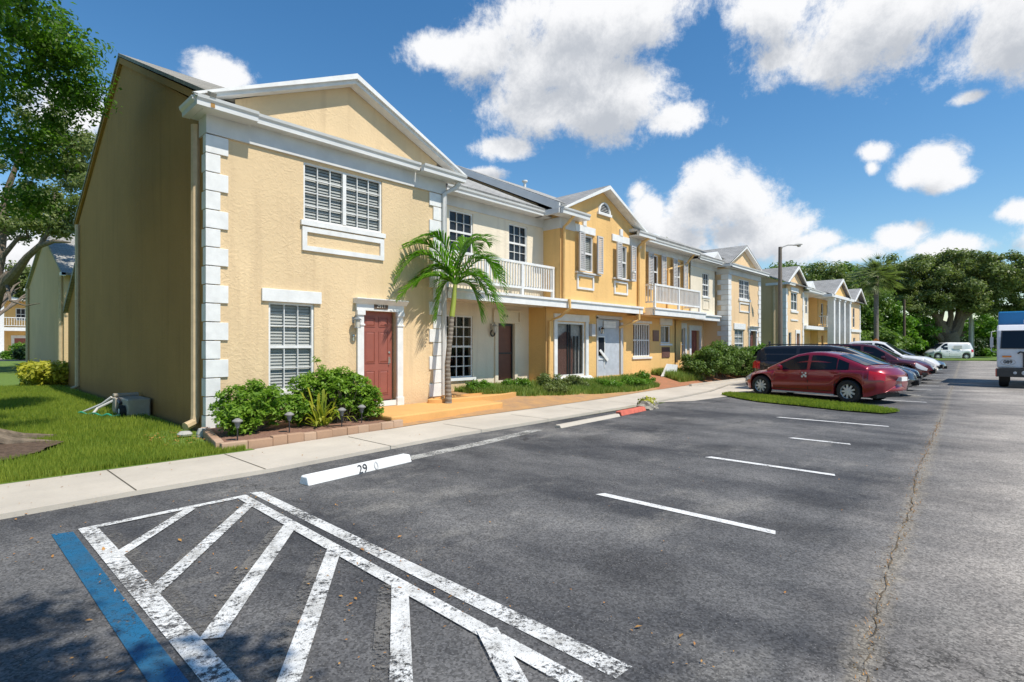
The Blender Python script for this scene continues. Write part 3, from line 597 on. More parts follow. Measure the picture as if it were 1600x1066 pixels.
# ================================================================ unit 1 : butter yellow corner house
X0,X1,Y1=3.385,8.85,10.6
h=thing('townhouse','butter yellow corner townhouse with brick red door and white quoins beside the lawn','townhouse',(X0,Y1,0),'row of attached townhouses')
H1=h
upw=(5.17,7.03,4.17,5.36); low=(4.47,5.40,.72,2.47); dr=(6.53,7.41,.36,2.39)
wall(h,X0,X1,-.05,5.75,Y1,[upw,low,dr],'butter',depth=.16)
window(h,*upw,Y1,3,4,mull=6.10,meet=False); window(h,*low,Y1,3,4)
mb=MB(); back=22.9; zr=8.97; RIDGE=16.85
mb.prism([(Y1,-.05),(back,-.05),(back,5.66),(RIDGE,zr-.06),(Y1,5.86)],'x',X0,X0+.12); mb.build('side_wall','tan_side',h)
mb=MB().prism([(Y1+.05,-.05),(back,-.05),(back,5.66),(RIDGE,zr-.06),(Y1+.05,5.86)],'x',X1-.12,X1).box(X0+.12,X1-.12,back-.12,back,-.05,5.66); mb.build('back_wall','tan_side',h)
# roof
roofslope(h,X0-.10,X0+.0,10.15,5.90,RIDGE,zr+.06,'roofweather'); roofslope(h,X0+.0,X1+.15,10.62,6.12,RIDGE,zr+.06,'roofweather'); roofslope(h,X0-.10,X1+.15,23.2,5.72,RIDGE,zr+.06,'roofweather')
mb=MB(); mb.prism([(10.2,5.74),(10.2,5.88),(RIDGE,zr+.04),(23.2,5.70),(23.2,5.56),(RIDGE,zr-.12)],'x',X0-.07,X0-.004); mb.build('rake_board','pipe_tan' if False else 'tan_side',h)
crossroof(h,3.06,6.2,9.34,5.92,7.40,10.335,13.55)
# pediment
mb=MB().add([(3.85,Y1-.02,5.93),(8.6,Y1-.02,5.93),(8.6,Y1-.02,6.15),(6.2,Y1-.02,7.28),(3.85,Y1-.02,6.16)],[(0,1,2,3,4)]); mb.build('pediment','butter',h)
mb=MB(); rakeprism(mb,3.14,5.93,6.2,7.35,9.26,5.93,10.33,Y1-.03,.13); rakeprism(mb,3.06,5.945,6.2,7.40,9.34,5.945,10.27,10.33,.10); mb.build('raking_cornice','white',h)
mb=MB().box(X0-.03,X1+.02,Y1-.05,Y1,5.41,5.76).box(X0-.03,X0,Y1,Y1+.35,5.41,5.76); mb.build('frieze','frieze',h)
mb=MB(); gutter(mb,4.12,7.92,Y1,.30,5.93); mb.box(4.12,7.92,Y1-.25,Y1-.03,5.76,5.80); mb.build('gutter','gutter',h)
mb=MB(); gutter(mb,3.10,4.12,Y1,.44,5.90,.17,.16); mb.box(3.24,4.1,Y1-.27,Y1+.4,5.74,5.765)
mb.prism([(3.05,5.90),(3.062,5.85),(3.10,5.81),(3.105,5.735),(3.23,5.735),(3.23,5.89)],'y',Y1-.28,Y1+.42); mb.prism([(Y1-.42,5.87),(Y1-.05,5.87),(Y1-.05,5.93),(Y1-.3,5.93)],'x',3.08,4.12); mb.build('cornice_return','gutter',h); mb=MB(); gutter(mb,7.92,9.25,Y1,.44,5.90,.17,.16); mb.box(7.94,9.2,Y1-.27,Y1,5.74,5.765); mb.build('cornice_return','gutter',h)
quoins(h,X0,Y1,'L',.03,5.40,16,.345,.21,.035,.15); quoins(h,X1-.12,Y1,'R',.35,5.40,15,.36,.24,.035,.0)
mb=MB().box(5.10,7.09,Y1-.06,Y1,4.06,4.16); mb.build('window_sill','white',h); panelframe(h,5.13,7.06,3.55,4.03,Y1,.10,.045)
MB().box(4.33,5.54,Y1-.05,Y1,2.475,2.72).build('lintel','white',h,bevel=.006); MB().box(4.44,5.43,Y1-.05,Y1+.02,.64,.72).build('window_sill','white',h)
sixpanel(h,6.55,7.36,.37,2.385,Y1,'doorred'); surround(h,6.53,7.41,.22,2.39,Y1,.24,.16)
MB().box(6.5,7.44,Y1-.03,Y1+.1,.24,.36).build('threshold','white',h)
nm=MB().box(6.78,7.14,Y1-.075,Y1-.055,2.44,2.57).build('number_plate','darkplate',h); text('house_number','2911',.12,'digit',nm,facing(6.96,Y1-.077,2.502),.002)
wall_lamp(h,6.30,Y1,2.18,'lantern',1.1)
mb=MB().lathe([(0,-.035),(.022,-.03),(.022,0)],(6.29,Y1,1.83),'y',10).box(6.272,6.308,Y1-.02,Y1,1.72,1.80); mb.build('doorbell','chrome',h)
downspout(h,[(X0-.05,11.05,5.66),(X0-.05,11.05,.35),(X0-.08,11.02,.22),(X0-.25,10.95,.16)],'pipe_tan',.12); downspout(h,[(X0-.05,22.7,5.6),(X0-.05,22.7,.3),(X0-.2,22.65,.2)],'pipe_tan',.11)
downspout(h,[(9.1,10.3,5.72),(9.06,10.38,5.6),(8.80,10.52,5.42),(8.80,10.54,.38)],'frieze',.10)
# lean-to annexe at the back
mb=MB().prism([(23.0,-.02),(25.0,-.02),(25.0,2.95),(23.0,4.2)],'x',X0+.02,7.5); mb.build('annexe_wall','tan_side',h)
mb=MB().prism([(22.95,4.38),(25.2,2.95),(25.2,2.80),(22.95,4.22)],'x',X0-.1,7.6); mb.build('annexe_roof','roofweather',h)
RIDGE=16.35
# ================================================================ unit 2 : cream, balcony
A,B=8.85,13.61; YU,YL=11.3,11.93
h=thing('townhouse','cream townhouse with white balcony, multi-pane window and brown door behind the palm','townhouse',(A,YL,0),'row of attached townhouses'); H2=h
w1=(9.62,10.5,4.18,5.34); w2=(11.98,12.82,4.18,5.34)
wall(h,A,B,2.85,5.9,YU,[w1,w2],'cream'); window(h,*w1,YU,3,4,blinds=False); window(h,*w2,YU,3,4,blinds=False)
lw=(9.30,11.08,.68,2.50); ld=(12.12,12.88,.52,2.32)
wall(h,A,B,-.05,3.0,YL,[lw,ld],'cream'); window(h,*lw,YL,6,6,blinds=False,mull=None,mun=.026,back='curtaindark')
MB().box(9.2,11.14,YL-.08,YL+.02,.60,.68).build('window_sill','white',h)
MB().box(9.1,11.12,YL-.02,YL,-.05,.60).build('base_panel','butter',h)
d=MB().box(12.14,12.86,YL+.08,YL+.12,.53,2.31).build('door','doorbrown',h); mb=MB().box(12.14,12.18,YL+.04,YL+.075,.53,2.31).box(12.82,12.86,YL+.04,YL+.075,.53,2.31).box(12.18,12.82,YL+.04,YL+.075,2.25,2.31).box(12.18,12.82,YL+.04,YL+.075,1.35,1.40); mb.build('screen_frame','black',d)
surround(h,12.12,12.88,.40,2.32,YL,.40,.14,False,.05,'cream'); panelframe(h,11.9,13.14,2.34,2.74,YL-.05,.05,.02,'cream')
text('house_number','2914',.13,'bluesign',h,facing(12.42,YL-.058,2.55),.003)
wall_lamp(h,11.83,YL,2.22,'conc_grey',1.2)
mb=MB().tube([(11.86+.09*math.cos(a),YL-.06,2.0+.09*math.sin(a)) for a in np.linspace(0,6.283,17)],.022,6,False); mb.build('hose_ring','black',h)
MB().box(A,B,YU-.04,YU,5.42,5.75).build('frieze','frieze',h)
roofslope(h,A,B+.1,YU-.40,5.84,RIDGE,8.40); roofslope(h,A,B+.1,22.6,5.5,RIDGE,8.40)
mb=MB(); gutter(mb,9.2,B-.35,YU,.45,5.84); mb.box(A,B,YU-.35,YU,5.70,5.74); mb.build('gutter','gutter',h)
dk=MB().box(A+.02,B-.02,10.58,YU,2.90,3.05).build('balcony_floor','frieze',h)
MB().box(A+.05,B,10.50,10.58,2.82,3.02).box(A+.05,B,10.46,10.6,3.021,3.09).build('belt_course','white',h)
MB().add([(A,10.58,2.88),(B,10.58,2.88),(B,YL,2.88),(A,YL,2.88)],[(0,1,2,3)]).build('soffit','cream',h)
railing(h,A+.25,B-.03,10.85,4.12,3.32,n=38,posts=4)
MB().box(A+.02,B,YL+.2,21.9,0,5.5).build('rear_block','cream',h)
# ================================================================ unit 3 : orange gabled
A,B=13.61,18.6; YU,YL=10.6,11.19
h=thing('townhouse','orange gabled townhouse with grey shutters and half round attic vent','townhouse',(A,YL,0),'row of attached townhouses'); H3=h
w1=(14.72,15.42,4.10,5.32); w2=(17.0,17.62,4.06,5.27)
wall(h,A,B,2.9,5.86,YU,[w1,w2],'orange')
for w in (w1,w2): window(h,*w,YU,1,2,blinds=True)
mb=MB().prism([(A,5.86),(18.45,5.86),(15.95,7.0)],'y',YU,YU+.1); mb.build('gable_wall','orange',h)
MB().box(A,A+.1,YU+.02,11.5,2.9,5.86).build('side_wall','orange',h); MB().box(A,A+.1,YL+.02,YL+.75,-.05,2.9).build('side_wall','orange',h)
for (a,b,zt,zb) in ((14.40,14.70,5.34,4.06),(15.44,15.76,5.34,4.06),(16.66,16.98,5.30,4.0),(17.64,17.96,5.30,4.0)): shutter(h,a,b,zb,zt,YU-.14,.05)
for (a,b) in ((14.37,15.79),(16.6,17.98)): MB().box(a,b,YU-.1,YU,4.0,4.05).build('window_sill','frieze',h)
for (a,b,c) in ((14.35,15.5,14.87),(16.56,17.72,17.15)):
    MB().box(a,b,YU-.045,YU,5.36,5.60).box(c-.09,c+.09,YU-.06,YU,5.60,5.84).build('lintel','white',h)
panelframe(h,14.47,15.43,3.48,3.98,YU,.07,.04); panelframe(h,16.70,17.62,3.47,3.95,YU,.07,.04)
vx,vz=16.06,6.18; v=MB(); n=14
arc=[(vx+.38*math.cos(a),vz+.42*math.sin(a)) for a in np.linspace(0,math.pi,n)]; arci=[(vx+.30*math.cos(a),vz+.05+.32*math.sin(a)) for a in np.linspace(0,math.pi,n)]
for i in range(n-1): v.prism([arc[i],arc[i+1],arci[i+1],arci[i]],'y',YU-.06,YU)
v.box(vx-.42,vx+.42,YU-.08,YU,vz-.04,vz+.05); vo=v.build('attic_vent','white',h)
v=MB()
for k in range(6):
    z=vz+.06+k*.052; hw=.30*math.sqrt(max(.02,1-((z-vz-.05)/.33)**2)); v.add([(vx-hw,YU-.045,z),(vx+hw,YU-.045,z),(vx+hw,YU-.008,z+.03),(vx-hw,YU-.008,z+.03)],[(0,1,2,3)])
v.build('louvre','white',vo); MB().prism(arci,'y',YU-.006,YU-.002).build('vent_back','dark',vo)
crossroof(h,13.2,15.97,18.75,5.83,7.14,10.31,13.1)
mb=MB(); rakeprism(mb,13.28,5.82,15.97,7.09,18.67,5.82,10.31,YU-.001,.09); rakeprism(mb,13.22,5.83,15.97,7.12,18.73,5.83,10.26,10.31,.11); mb.build('rake_board','white',h)
mb=MB(); gutter(mb,13.2,14.62,YU,.48,5.86,.18,.15); mb.box(13.22,14.6,YU-.32,YU,5.685,5.72); mb.prism([(YU-.46,5.86),(YU,5.86),(YU,5.95),(YU-.2,5.95)],'x',13.2,14.62); m2=MB(); gutter(m2,17.75,19.0,YU,.48,5.84,.18,.15); m2.box(17.75,18.98,YU-.32,YU,5.67,5.71); m2.prism([(YU-.46,5.84),(YU,5.84),(YU,5.95),(YU-.2,5.95)],'x',17.75,18.98); m2.build('gutter','gutter',h)
mb.box(13.15,13.25,YU-.3,11.5,5.70,5.86); mb.build('gutter','gutter',h)
MB().box(A-.03,14.35,YU-.03,YU,5.34,5.68).box(A-.03,A,YU,11.3,5.34,5.68).build('frieze','frieze',h); MB().box(17.78,B,YU-.03,YU,5.34,5.68).build('frieze','frieze',h)
# roof slope behind, raised above its neighbour
roofslope(h,13.3,13.62,10.3,5.92,16.1,8.58,'roofx',.07); roofslope(h,13.62,B+.3,10.64,6.08,16.1,8.58,'roofx',.1); MB().prism([(10.35,5.78),(10.35,6.03),(16.1,8.69),(16.1,8.45)],'x',13.22,13.295).build('rake_board','gutter',h); roofslope(h,13.3,B+.1,22.6,5.6,16.1,8.58,'roofx',.1)
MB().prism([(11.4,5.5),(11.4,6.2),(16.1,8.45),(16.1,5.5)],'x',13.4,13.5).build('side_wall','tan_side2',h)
MB().box(A,B,10.50,10.6,2.82,3.02).box(A,B,10.46,10.6,3.021,3.09).build('belt_course','white',h)
MB().add([(A,10.55,2.88),(B,10.55,2.88),(B,YL+.02,2.88),(A,YL+.02,2.88)],[(0,1,2,3)]).build('soffit','orange',h)
lw=(14.16,15.78,.56,2.42); ld=(16.57,18.1,.5,2.6)
wall(h,A,B,-.05,2.9,YL,[lw,ld],'orange',depth=.1)
# ground window: curtained, dark arch behind the glass
w=window(h,*lw,YL,1,1,blinds=False,meet=False,fr=.07,back='curtain')
mb=MB(); ar=[(14.30,.6)]+[(14.95-.62*math.cos(a)*(1 if a<1.57 else .55),1.45+.65*math.sin(a)) for a in np.linspace(0,math.pi,12)]+[(15.25,.6)]
mb.prism(ar,'y',YL+.16,YL+.17); mb.build('curtain','curtaindark',w)
mb=MB()
for x in (14.95,15.08,15.32,15.52): mb.box(x-.035,x+.035,YL+.13,YL+.15,.6,2.35 if x<15.1 else 1.95)
mb.build('curtain','dark',w)
mb=MB().box(13.99,14.16,YL-.05,YL,.5,2.44).box(15.78,15.94,YL-.05,YL,.5,2.44).box(13.99,15.96,YL-.06,YL,2.445,2.68); mb.build('window_surround','white',h)
mb=MB().prism([(YL-.32,.36),(YL-.02,.56),(YL-.02,.36)],'x',13.99,16.1); mb.build('window_ledge','white',h)
MB().box(15.98,16.2,YL-.16,YL,1.95,2.38).build('awning_box','greypaint',h)
d=MB().box(16.59,18.08,YL+.03,YL+.07,.5,2.58).build('door','doorgrey',h); MB().box(16.64,17.02,YL+.02,YL+.029,1.25,1.92).build('door_window','glass',d); mb=MB().box(16.6,17.06,YL+.005,YL+.028,1.92,1.97).box(17.02,17.06,YL+.005,YL+.028,.8,1.92).box(16.6,17.02,YL+.005,YL+.028,1.1,1.15); mb.build('door_frame','white',d)
MB().prism([(16.62,1.42),(17.15,1.02),(17.22,1.12),(16.70,1.48)],'y',YL-.05,YL-.02).build('door_bar','white',d)
mb=MB().box(16.47,16.57,YL-.03,YL,.4,2.66).box(18.10,18.26,YL-.03,YL,.5,2.5).box(16.47,18.2,YL-.03,YL,2.6,2.72); mb.build('door_surround','greypaint',h)
nm=MB().box(16.95,17.75,YL-.02,YL+.005,2.28,2.52).build('number_plate','white',h)
MB().box(16.97,17.73,YL-.024,YL-.02,2.38,2.40).box(16.97,17.73,YL-.024,YL-.02,2.45,2.46).build('plate_ridge','frieze',nm)
wall_lamp(h,16.62,YL-.03,2.22,'black',1.)
downspout(h,[(13.8,10.2,5.70),(13.72,10.36,5.5),(13.70,10.52,5.38),(13.70,10.53,3.1)],'pipe_or',.07); downspout(h,[(13.85,10.42,3.1),(13.85,10.40,2.8),(13.75,10.7,2.55),(13.7,11.1,2.42),(13.68,11.13,.3)],'pipe_or',.07)
downspout(h,[(18.5,10.2,5.68),(18.4,10.4,5.5),(18.36,10.54,5.38),(18.36,10.54,2.6),(18.2,10.8,2.45),(17.9,11.12,2.3)],'pipe_or',.08)
MB().box(A+.12,B,YL+.25,21.9,0,5.5).build('rear_block','orange',h)
cm=MB().lathe([(0,-.12),(.05,-.11),(.055,0)],(17.66,YU-.2,4.32),'y',12); cm.build('camera_unit','white',h,smooth=True)
# roof vents
mb=MB().lathe([(.06,0),(.06,.35),(.13,.36),(.13,.42),(0,.46)],(18.1,16.1,8.55),'z',10); mb.build('roof_vent','gutter',h,smooth=True)
# ================================================================ unit 4 : orange with projecting balcony
A,B=18.6,23.9; YU,YL=11.1,11.19
h=thing('townhouse','orange townhouse with projecting white balcony and barred lower window','townhouse',(A,YL,0),'row of attached townhouses'); H4=h
w1=(20.28,20.95,4.0,5.40); w2=(22.4,23.0,4.0,5.36)
wall(h,A,B,2.9,5.8,YU,[w1,w2],'orange'); 
for w in (w1,w2): window(h,*w,YU,1,2,blinds=False,back='curtaindark')
for (a,b) in ((19.85,20.26),(20.97,21.35),(22.02,22.38),(23.02,23.4)): shutter(h,a,b,3.9,5.42,YU-.12)
MB().box(A-.0,A+.4,10.62,YU,2.9,5.8).build('side_wall','orange',h)
lw=(19.05,20.4,1.17,2.50); l2=(21.32,22.2,1.72,2.48)
wall(h,A,22.7,-.05,2.9,YL,[lw,l2],'orange'); window(h,*lw,YL,7,2,blinds=False,meet=False,mun=.05,back='curtaindark'); window(h,*l2,YL,2,1,blinds=False,meet=False,back='curtain')
[MB().box(*q_).build(n_,'white',h) for n_,q_ in (('lintel',(19.0,20.48,YL-.05,YL,2.52,2.62)),('window_sill',(18.95,20.5,YL-.05,YL,1.08,1.16)),('lintel',(21.22,22.3,YL-.05,YL,2.5,2.78)),('window_sill',(21.22,22.3,YL-.05,YL,1.62,1.70)))]
MB().box(20.62,21.12,YL-.03,YL,1.80,2.26).build('wall_plaque','doorbrown',h); MB().box(21.4,22.1,YL-.03,YL,1.1,1.55).build('wall_vent','curtaindark',h)
MB().box(22.6,22.7,YL,11.8,-.05,2.9).build('side_wall','orange',h)
dk=MB().box(19.05,23.6,10.28,YU,2.86,3.02).build('balcony_floor','frieze',h)
MB().box(19.02,23.65,10.22,10.28,2.80,3.02).box(18.99,23.7,10.18,10.3,3.021,3.09).box(18.99,19.05,10.3,11.05,2.80,3.09).build('belt_course','white',h)
railing(h,19.08,23.2,10.3,4.02,3.28,n=34,ret=[(19.08,11.05),(23.2,11.05)],posts=3)
MB().add([(A,10.30,2.78),(23.9,10.30,2.78),(23.9,YL+.6,2.78),(A,YL+.6,2.78)],[(0,1,2,3)]).build('soffit','orange',h)
MB().box(A,B,YU-.03,YU,5.45,5.75).build('frieze','frieze',h)
roofslope(h,A,B,YU-.5,5.86,RIDGE,8.42,t=.1); roofslope(h,A,B,22.6,5.6,RIDGE,8.42)
mb=MB(); gutter(mb,19.1,B,YU,.55,5.86); mb.box(A,B,YU-.45,YU,5.70,5.74); mb.build('gutter','gutter',h)
downspout(h,[(23.5,10.7,5.7),(23.3,10.98,5.3),(21.7,11.03,4.9),(21.65,11.05,3.1)],'pipe_or',.07)
MB().box(A,B,YL+.3,21.9,0,5.5).build('rear_block','orange',h)
mb=MB().lathe([(.3,0),(.28,.12),(.1,.2),(0,.21)],(24.5,13.2,6.95),'z',10); mb.build('roof_vent','gutter',h,smooth=True)
# ================================================================ unit 5 : pale cream
A,B=23.9,26.9; YU,YL=11.05,11.75
h=thing('townhouse','narrow pale cream townhouse with tiny roof gablet, left of the quoined end house','townhouse',(A,YL,0),'row of attached townhouses')
w1=(25.2,25.95,3.98,5.12)
wall(h,A,26.62,2.9,5.7,YU,[w1],'cream'); window(h,*w1,YU,3,4,blinds=False); panelframe(h,25.2,25.95,3.36,3.85,YU,.05,.03,'cream'); MB().box(25.15,26.0,YU-.05,YU,3.9,3.97).build('window_sill','white',h)
lw=(24.05,24.75,.9,2.45); ld=(25.4,26.35,.4,2.36)
wall(h,22.7,B,-.05,2.9,YL,[lw,ld],'orange2'); window(h,*lw,YL,1,2,blinds=True); sixpanel(h,25.42,26.33,.4,2.36,YL,'doorred',handle=False); surround(h,25.4,26.35,.3,2.36,YL,.25,.2,False)
mb=MB().box(23.85,24.05,YL-.05,YL,.8,2.7).box(24.75,24.92,YL-.05,YL,.8,2.7).box(24.05,24.75,YL-.05,YL,2.45,2.7); mb.build('window_surround','white',h)
MB().box(A,26.72,10.82,YU,2.82,3.02).box(A,26.76,10.76,YU,3.021,3.09).build('belt_course','white',h)
MB().add([(A,10.85,2.88),(26.7,10.85,2.88),(26.9,YL,2.88),(A,YL,2.88)],[(0,1,2,3)]).build('soffit','cream',h)
MB().box(A,B,YU-.03,YU,5.3,5.6).build('frieze','frieze',h)
roofslope(h,A,B,YU-.45,5.68,RIDGE,8.35,t=.1); roofslope(h,A,B,22.6,5.5,RIDGE,8.35)
mb=MB(); gutter(mb,A,26.9,YU,.5,5.7); mb.box(A,B,YU-.45,YU,5.55,5.6); mb.build('gutter','gutter',h)
mb=MB(); mb.prism([(25.45,5.74),(26.95,5.74),(26.2,6.2)],'y',10.72,12.4); mb.build('gablet','white',h); MB().add([(25.7,10.71,5.79),(26.7,10.71,5.79),(26.2,10.71,6.08)],[(0,1,2)]).build('gablet_panel','greypaint',h)
MB().box(A,B,YL+.3,21.9,0,5.5).build('rear_block','cream',h)
# ================================================================ unit 6 : end house with quoins
A,B=26.9,31.45; Y6=10.5
h=thing('townhouse','pale yellow end townhouse with tall white quoins and pediment behind the hedge bushes','townhouse',(A,Y6,0),'row of attached townhouses')
uw=(28.35,29.8,4.05,5.05); lw=(27.75,29.0,1.0,2.45); ld=(29.75,30.75,.4,2.4)
wall(h,A,B,-.05,5.5,Y6,[uw,lw,ld],'orange2'); 
w=window(h,*uw,Y6,3,4,blinds=False,meet=False,mull=29.1); window(h,*lw,Y6,2,4,blinds=True); sixpanel(h,29.85,30.65,.42,2.36,Y6,'doorbrown',handle=False); surround(h,29.75,30.75,.3,2.4,Y6,.22,.12)
MB().box(27.6,29.15,Y6-.05,Y6,2.45,2.75).build('lintel','white',h); MB().box(28.25,29.9,Y6-.06,Y6,3.92,4.04).build('window_sill','white',h); panelframe(h,28.35,29.8,3.35,3.85,Y6,.07,.04)
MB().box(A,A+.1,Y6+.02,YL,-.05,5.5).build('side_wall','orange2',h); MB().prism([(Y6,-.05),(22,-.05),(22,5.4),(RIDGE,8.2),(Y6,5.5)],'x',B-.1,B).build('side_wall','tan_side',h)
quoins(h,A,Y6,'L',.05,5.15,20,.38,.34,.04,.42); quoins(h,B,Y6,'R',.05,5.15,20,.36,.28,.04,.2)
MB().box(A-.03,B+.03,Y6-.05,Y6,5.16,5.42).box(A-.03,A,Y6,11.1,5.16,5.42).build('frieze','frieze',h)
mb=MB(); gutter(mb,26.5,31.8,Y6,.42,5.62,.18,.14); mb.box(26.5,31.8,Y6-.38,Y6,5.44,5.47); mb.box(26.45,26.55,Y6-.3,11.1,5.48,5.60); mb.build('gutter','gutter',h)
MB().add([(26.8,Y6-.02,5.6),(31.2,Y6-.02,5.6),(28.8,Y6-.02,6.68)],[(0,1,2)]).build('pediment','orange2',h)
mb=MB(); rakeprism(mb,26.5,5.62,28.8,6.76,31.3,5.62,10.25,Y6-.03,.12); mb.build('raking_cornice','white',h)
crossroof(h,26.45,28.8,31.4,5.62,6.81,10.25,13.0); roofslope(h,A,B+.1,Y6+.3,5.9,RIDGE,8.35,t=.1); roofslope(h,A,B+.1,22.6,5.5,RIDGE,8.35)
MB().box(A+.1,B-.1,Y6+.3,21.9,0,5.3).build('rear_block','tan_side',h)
# ================================================================ second row beyond the gap
def spec(label,X,Y): return thing('townhouse',label,'townhouse',(X,Y,0),'second row of townhouses beyond the gap')
A,B,Y7=38.4,42.4,11.2
h=spec('gabled yellow townhouse with bare tan end wall behind the street lamp',A,Y7)
uw=(39.5,40.95,4.0,5.25); lw=(39.0,39.65,.9,2.5); ld=(40.6,41.35,.4,2.45)
wall(h,A,B,-.05,5.8,Y7,[uw,lw,ld],'orange2'); window(h,*uw,Y7,2,2,blinds=False,fr=.08,mun=.06); window(h,*lw,Y7,1,2,blinds=False); sixpanel(h,40.6,41.35,.4,2.45,Y7,'doorred',handle=False); surround(h,40.6,41.35,.3,2.45,Y7,.25,.12,False)
MB().prism([(A,5.8),(B,5.8),(40.4,6.85)],'y',Y7,Y7+.1).build('gable_wall','orange2',h)
MB().box(39.4,41.05,Y7-.06,Y7,5.27,5.55).build('lintel','white',h); MB().box(39.4,41.05,Y7-.06,Y7,3.85,3.98).build('window_sill','white',h); MB().box(39.4,41.0,Y7-.05,Y7,3.3,3.4).build('window_panel','white',h)
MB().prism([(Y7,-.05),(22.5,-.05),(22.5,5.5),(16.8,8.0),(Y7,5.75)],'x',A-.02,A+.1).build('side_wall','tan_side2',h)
quoins(h,A,Y7,'L',.05,5.4,12,.3,.22,.04,.3); quoins(h,B,Y7,'R',.05,5.4,12,.3,.22,.04,.1)
crossroof(h,38.0,40.3,42.6,5.78,7.03,10.95,14.3); mb=MB(); rakeprism(mb,38.0,5.75,40.3,7.0,42.6,5.75,10.88,10.95,.15); mb.build('rake_board','white',h)
mb=MB(); gutter(mb,37.9,39.1,Y7,.45,5.75,.18,.14); gutter(mb,41.8,43,Y7,.45,5.75,.18,.14); mb.box(37.9,38.0,Y7-.3,12.3,5.6,5.75); mb.build('gutter','gutter',h)
roofslope(h,A-.2,B,10.9,5.7,16.8,8.1); roofslope(h,A-.2,B,22.8,5.4,16.8,8.1)
downspout(h,[(A-.08,11.9,5.6),(A-.08,11.9,.2)],'pipe_tan',.14)
A,B=42.4,47.5
h=spec('slim cream townhouse tucked between the gabled and the columned ones',A,11.2)
w1=(42.9,43.4,3.9,5.1); wall(h,A,43.65,2.9,5.6,11.2,[w1],'cream'); window(h,*w1,11.2,1,2,blinds=False); wall(h,A,B,-.05,2.9,12,[(43.9,44.6,.5,2.4)],'orange'); window(h,43.9,44.6,.5,2.4,12,1,1,blinds=True,meet=False)
wall(h,43.65,B,2.9,5.6,12.2,[],'orange'); MB().box(A,B,11.0,12.2,2.8,3.05).build('belt_course','white',h)
mb=MB(); gutter(mb,A,B,11.2,.45,5.65,.2,.14); mb.box(A,B,10.85,11.2,5.4,5.5); mb.box(A,B,11.2,12.2,5.4,5.45); mb.build('gutter','gutter',h); roofslope(h,A,B,10.9,5.65,16.8,8.1); mb=MB(); mb.prism([(42.6,5.75),(44.0,5.75),(43.3,6.25)],'y',10.8,12.2); mb.build('gablet','white',h)
A,B=47.5,54.0
h=spec('orange townhouse with tall white columns and big front gable',A,11.5)
w1=(48.4,49.1,3.4,5.0); w2=(50.2,50.9,3.4,5.0); YW=11.5; wall(h,A,B,-.05,5.5,YW,[w1,w2,(48.5,49.1,.5,2.4),(50.4,51.1,.5,2.4)],'orange'); window(h,*w1,YW,1,2,blinds=False); window(h,*w2,YW,1,2,blinds=False); sixpanel(h,48.5,49.1,.5,2.4,YW,'doorred',handle=False); window(h,50.4,51.1,.5,2.4,YW,1,1,blinds=True,meet=False)
MB().box(A-.02,A,YW+.02,12.9,-.05,5.5).build('side_wall','orange',h); MB().box(A,B,10.85,YW,2.85,3.05).build('belt_course','white',h); railing(h,A+.1,53,10.95,3.95,3.15,n=40,ret=[(A+.1,11.45)])
for x in (47.4,49.0,50.8,52.7):
    c=MB().box(x-.26,x+.26,10.29,10.81,0.1,.35).box(x-.22,x+.22,10.33,10.77,.35,5.15).box(x-.27,x+.27,10.28,10.82,5.15,5.3); c.build('column','white',h)
MB().box(46.2,53.8,10.22,YW,5.3,5.52).build('entablature','white',h); MB().prism([(46.9,5.52),(51.9,5.52),(49.4,6.72)],'y',10.42,10.5).build('pediment','orange',h)
crossroof(h,46.6,49.4,52.2,5.54,6.9,10.2,14.2); mb=MB(); rakeprism(mb,46.6,5.52,49.4,6.87,52.2,5.52,10.13,10.2,.16); mb.build('rake_board','white',h); roofslope(h,45.9,B,10.9,5.6,16.8,8.1)
A,B=54.0,58.0
h=spec('farthest gabled townhouse of the second row, tan with tall windows',A,10.6)
w1=(55.0,55.8,3.2,4.9); w2=(55.2,56.0,.5,2.3); wall(h,A,B,-.05,5.4,10.6,[w1,w2],'orange2'); window(h,*w1,10.6,1,2,blinds=False); window(h,*w2,10.6,1,2,blinds=False)
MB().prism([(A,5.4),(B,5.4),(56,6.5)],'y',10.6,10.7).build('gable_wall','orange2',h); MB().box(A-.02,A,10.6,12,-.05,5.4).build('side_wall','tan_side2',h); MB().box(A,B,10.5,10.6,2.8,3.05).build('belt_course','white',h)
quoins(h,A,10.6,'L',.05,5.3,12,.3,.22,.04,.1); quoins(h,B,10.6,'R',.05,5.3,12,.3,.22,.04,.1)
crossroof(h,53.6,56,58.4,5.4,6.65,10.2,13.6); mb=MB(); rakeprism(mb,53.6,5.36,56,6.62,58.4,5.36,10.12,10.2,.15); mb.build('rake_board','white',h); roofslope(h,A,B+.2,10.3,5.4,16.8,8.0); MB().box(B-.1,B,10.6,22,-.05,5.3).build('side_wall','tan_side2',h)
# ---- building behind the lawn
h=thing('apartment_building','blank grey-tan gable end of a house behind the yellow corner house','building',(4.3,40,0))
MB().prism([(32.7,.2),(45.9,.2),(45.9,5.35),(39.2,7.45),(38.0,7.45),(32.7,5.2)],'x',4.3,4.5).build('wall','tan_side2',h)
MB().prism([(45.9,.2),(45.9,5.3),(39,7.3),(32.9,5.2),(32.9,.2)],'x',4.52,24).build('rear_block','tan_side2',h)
mb=MB().prism([(32.2,5.0),(38.6,7.75),(46.4,5.25),(46.4,5.12),(38.6,7.6),(32.2,4.88)],'x',4.15,24.2); mb.build('roof','roofx',h)
downspout(h,[(4.22,45.7,5.2),(4.22,45.7,.3)],'pipe_tan',.14); downspout(h,[(4.22,33.0,5.0),(4.22,33.0,.3)],'pipe_tan',.14)
MB().box(4.1,4.3,32.2,32.4,4.85,5.0).box(4.1,4.3,46.2,46.5,5.1,5.25).build('gutter','gutter',h)
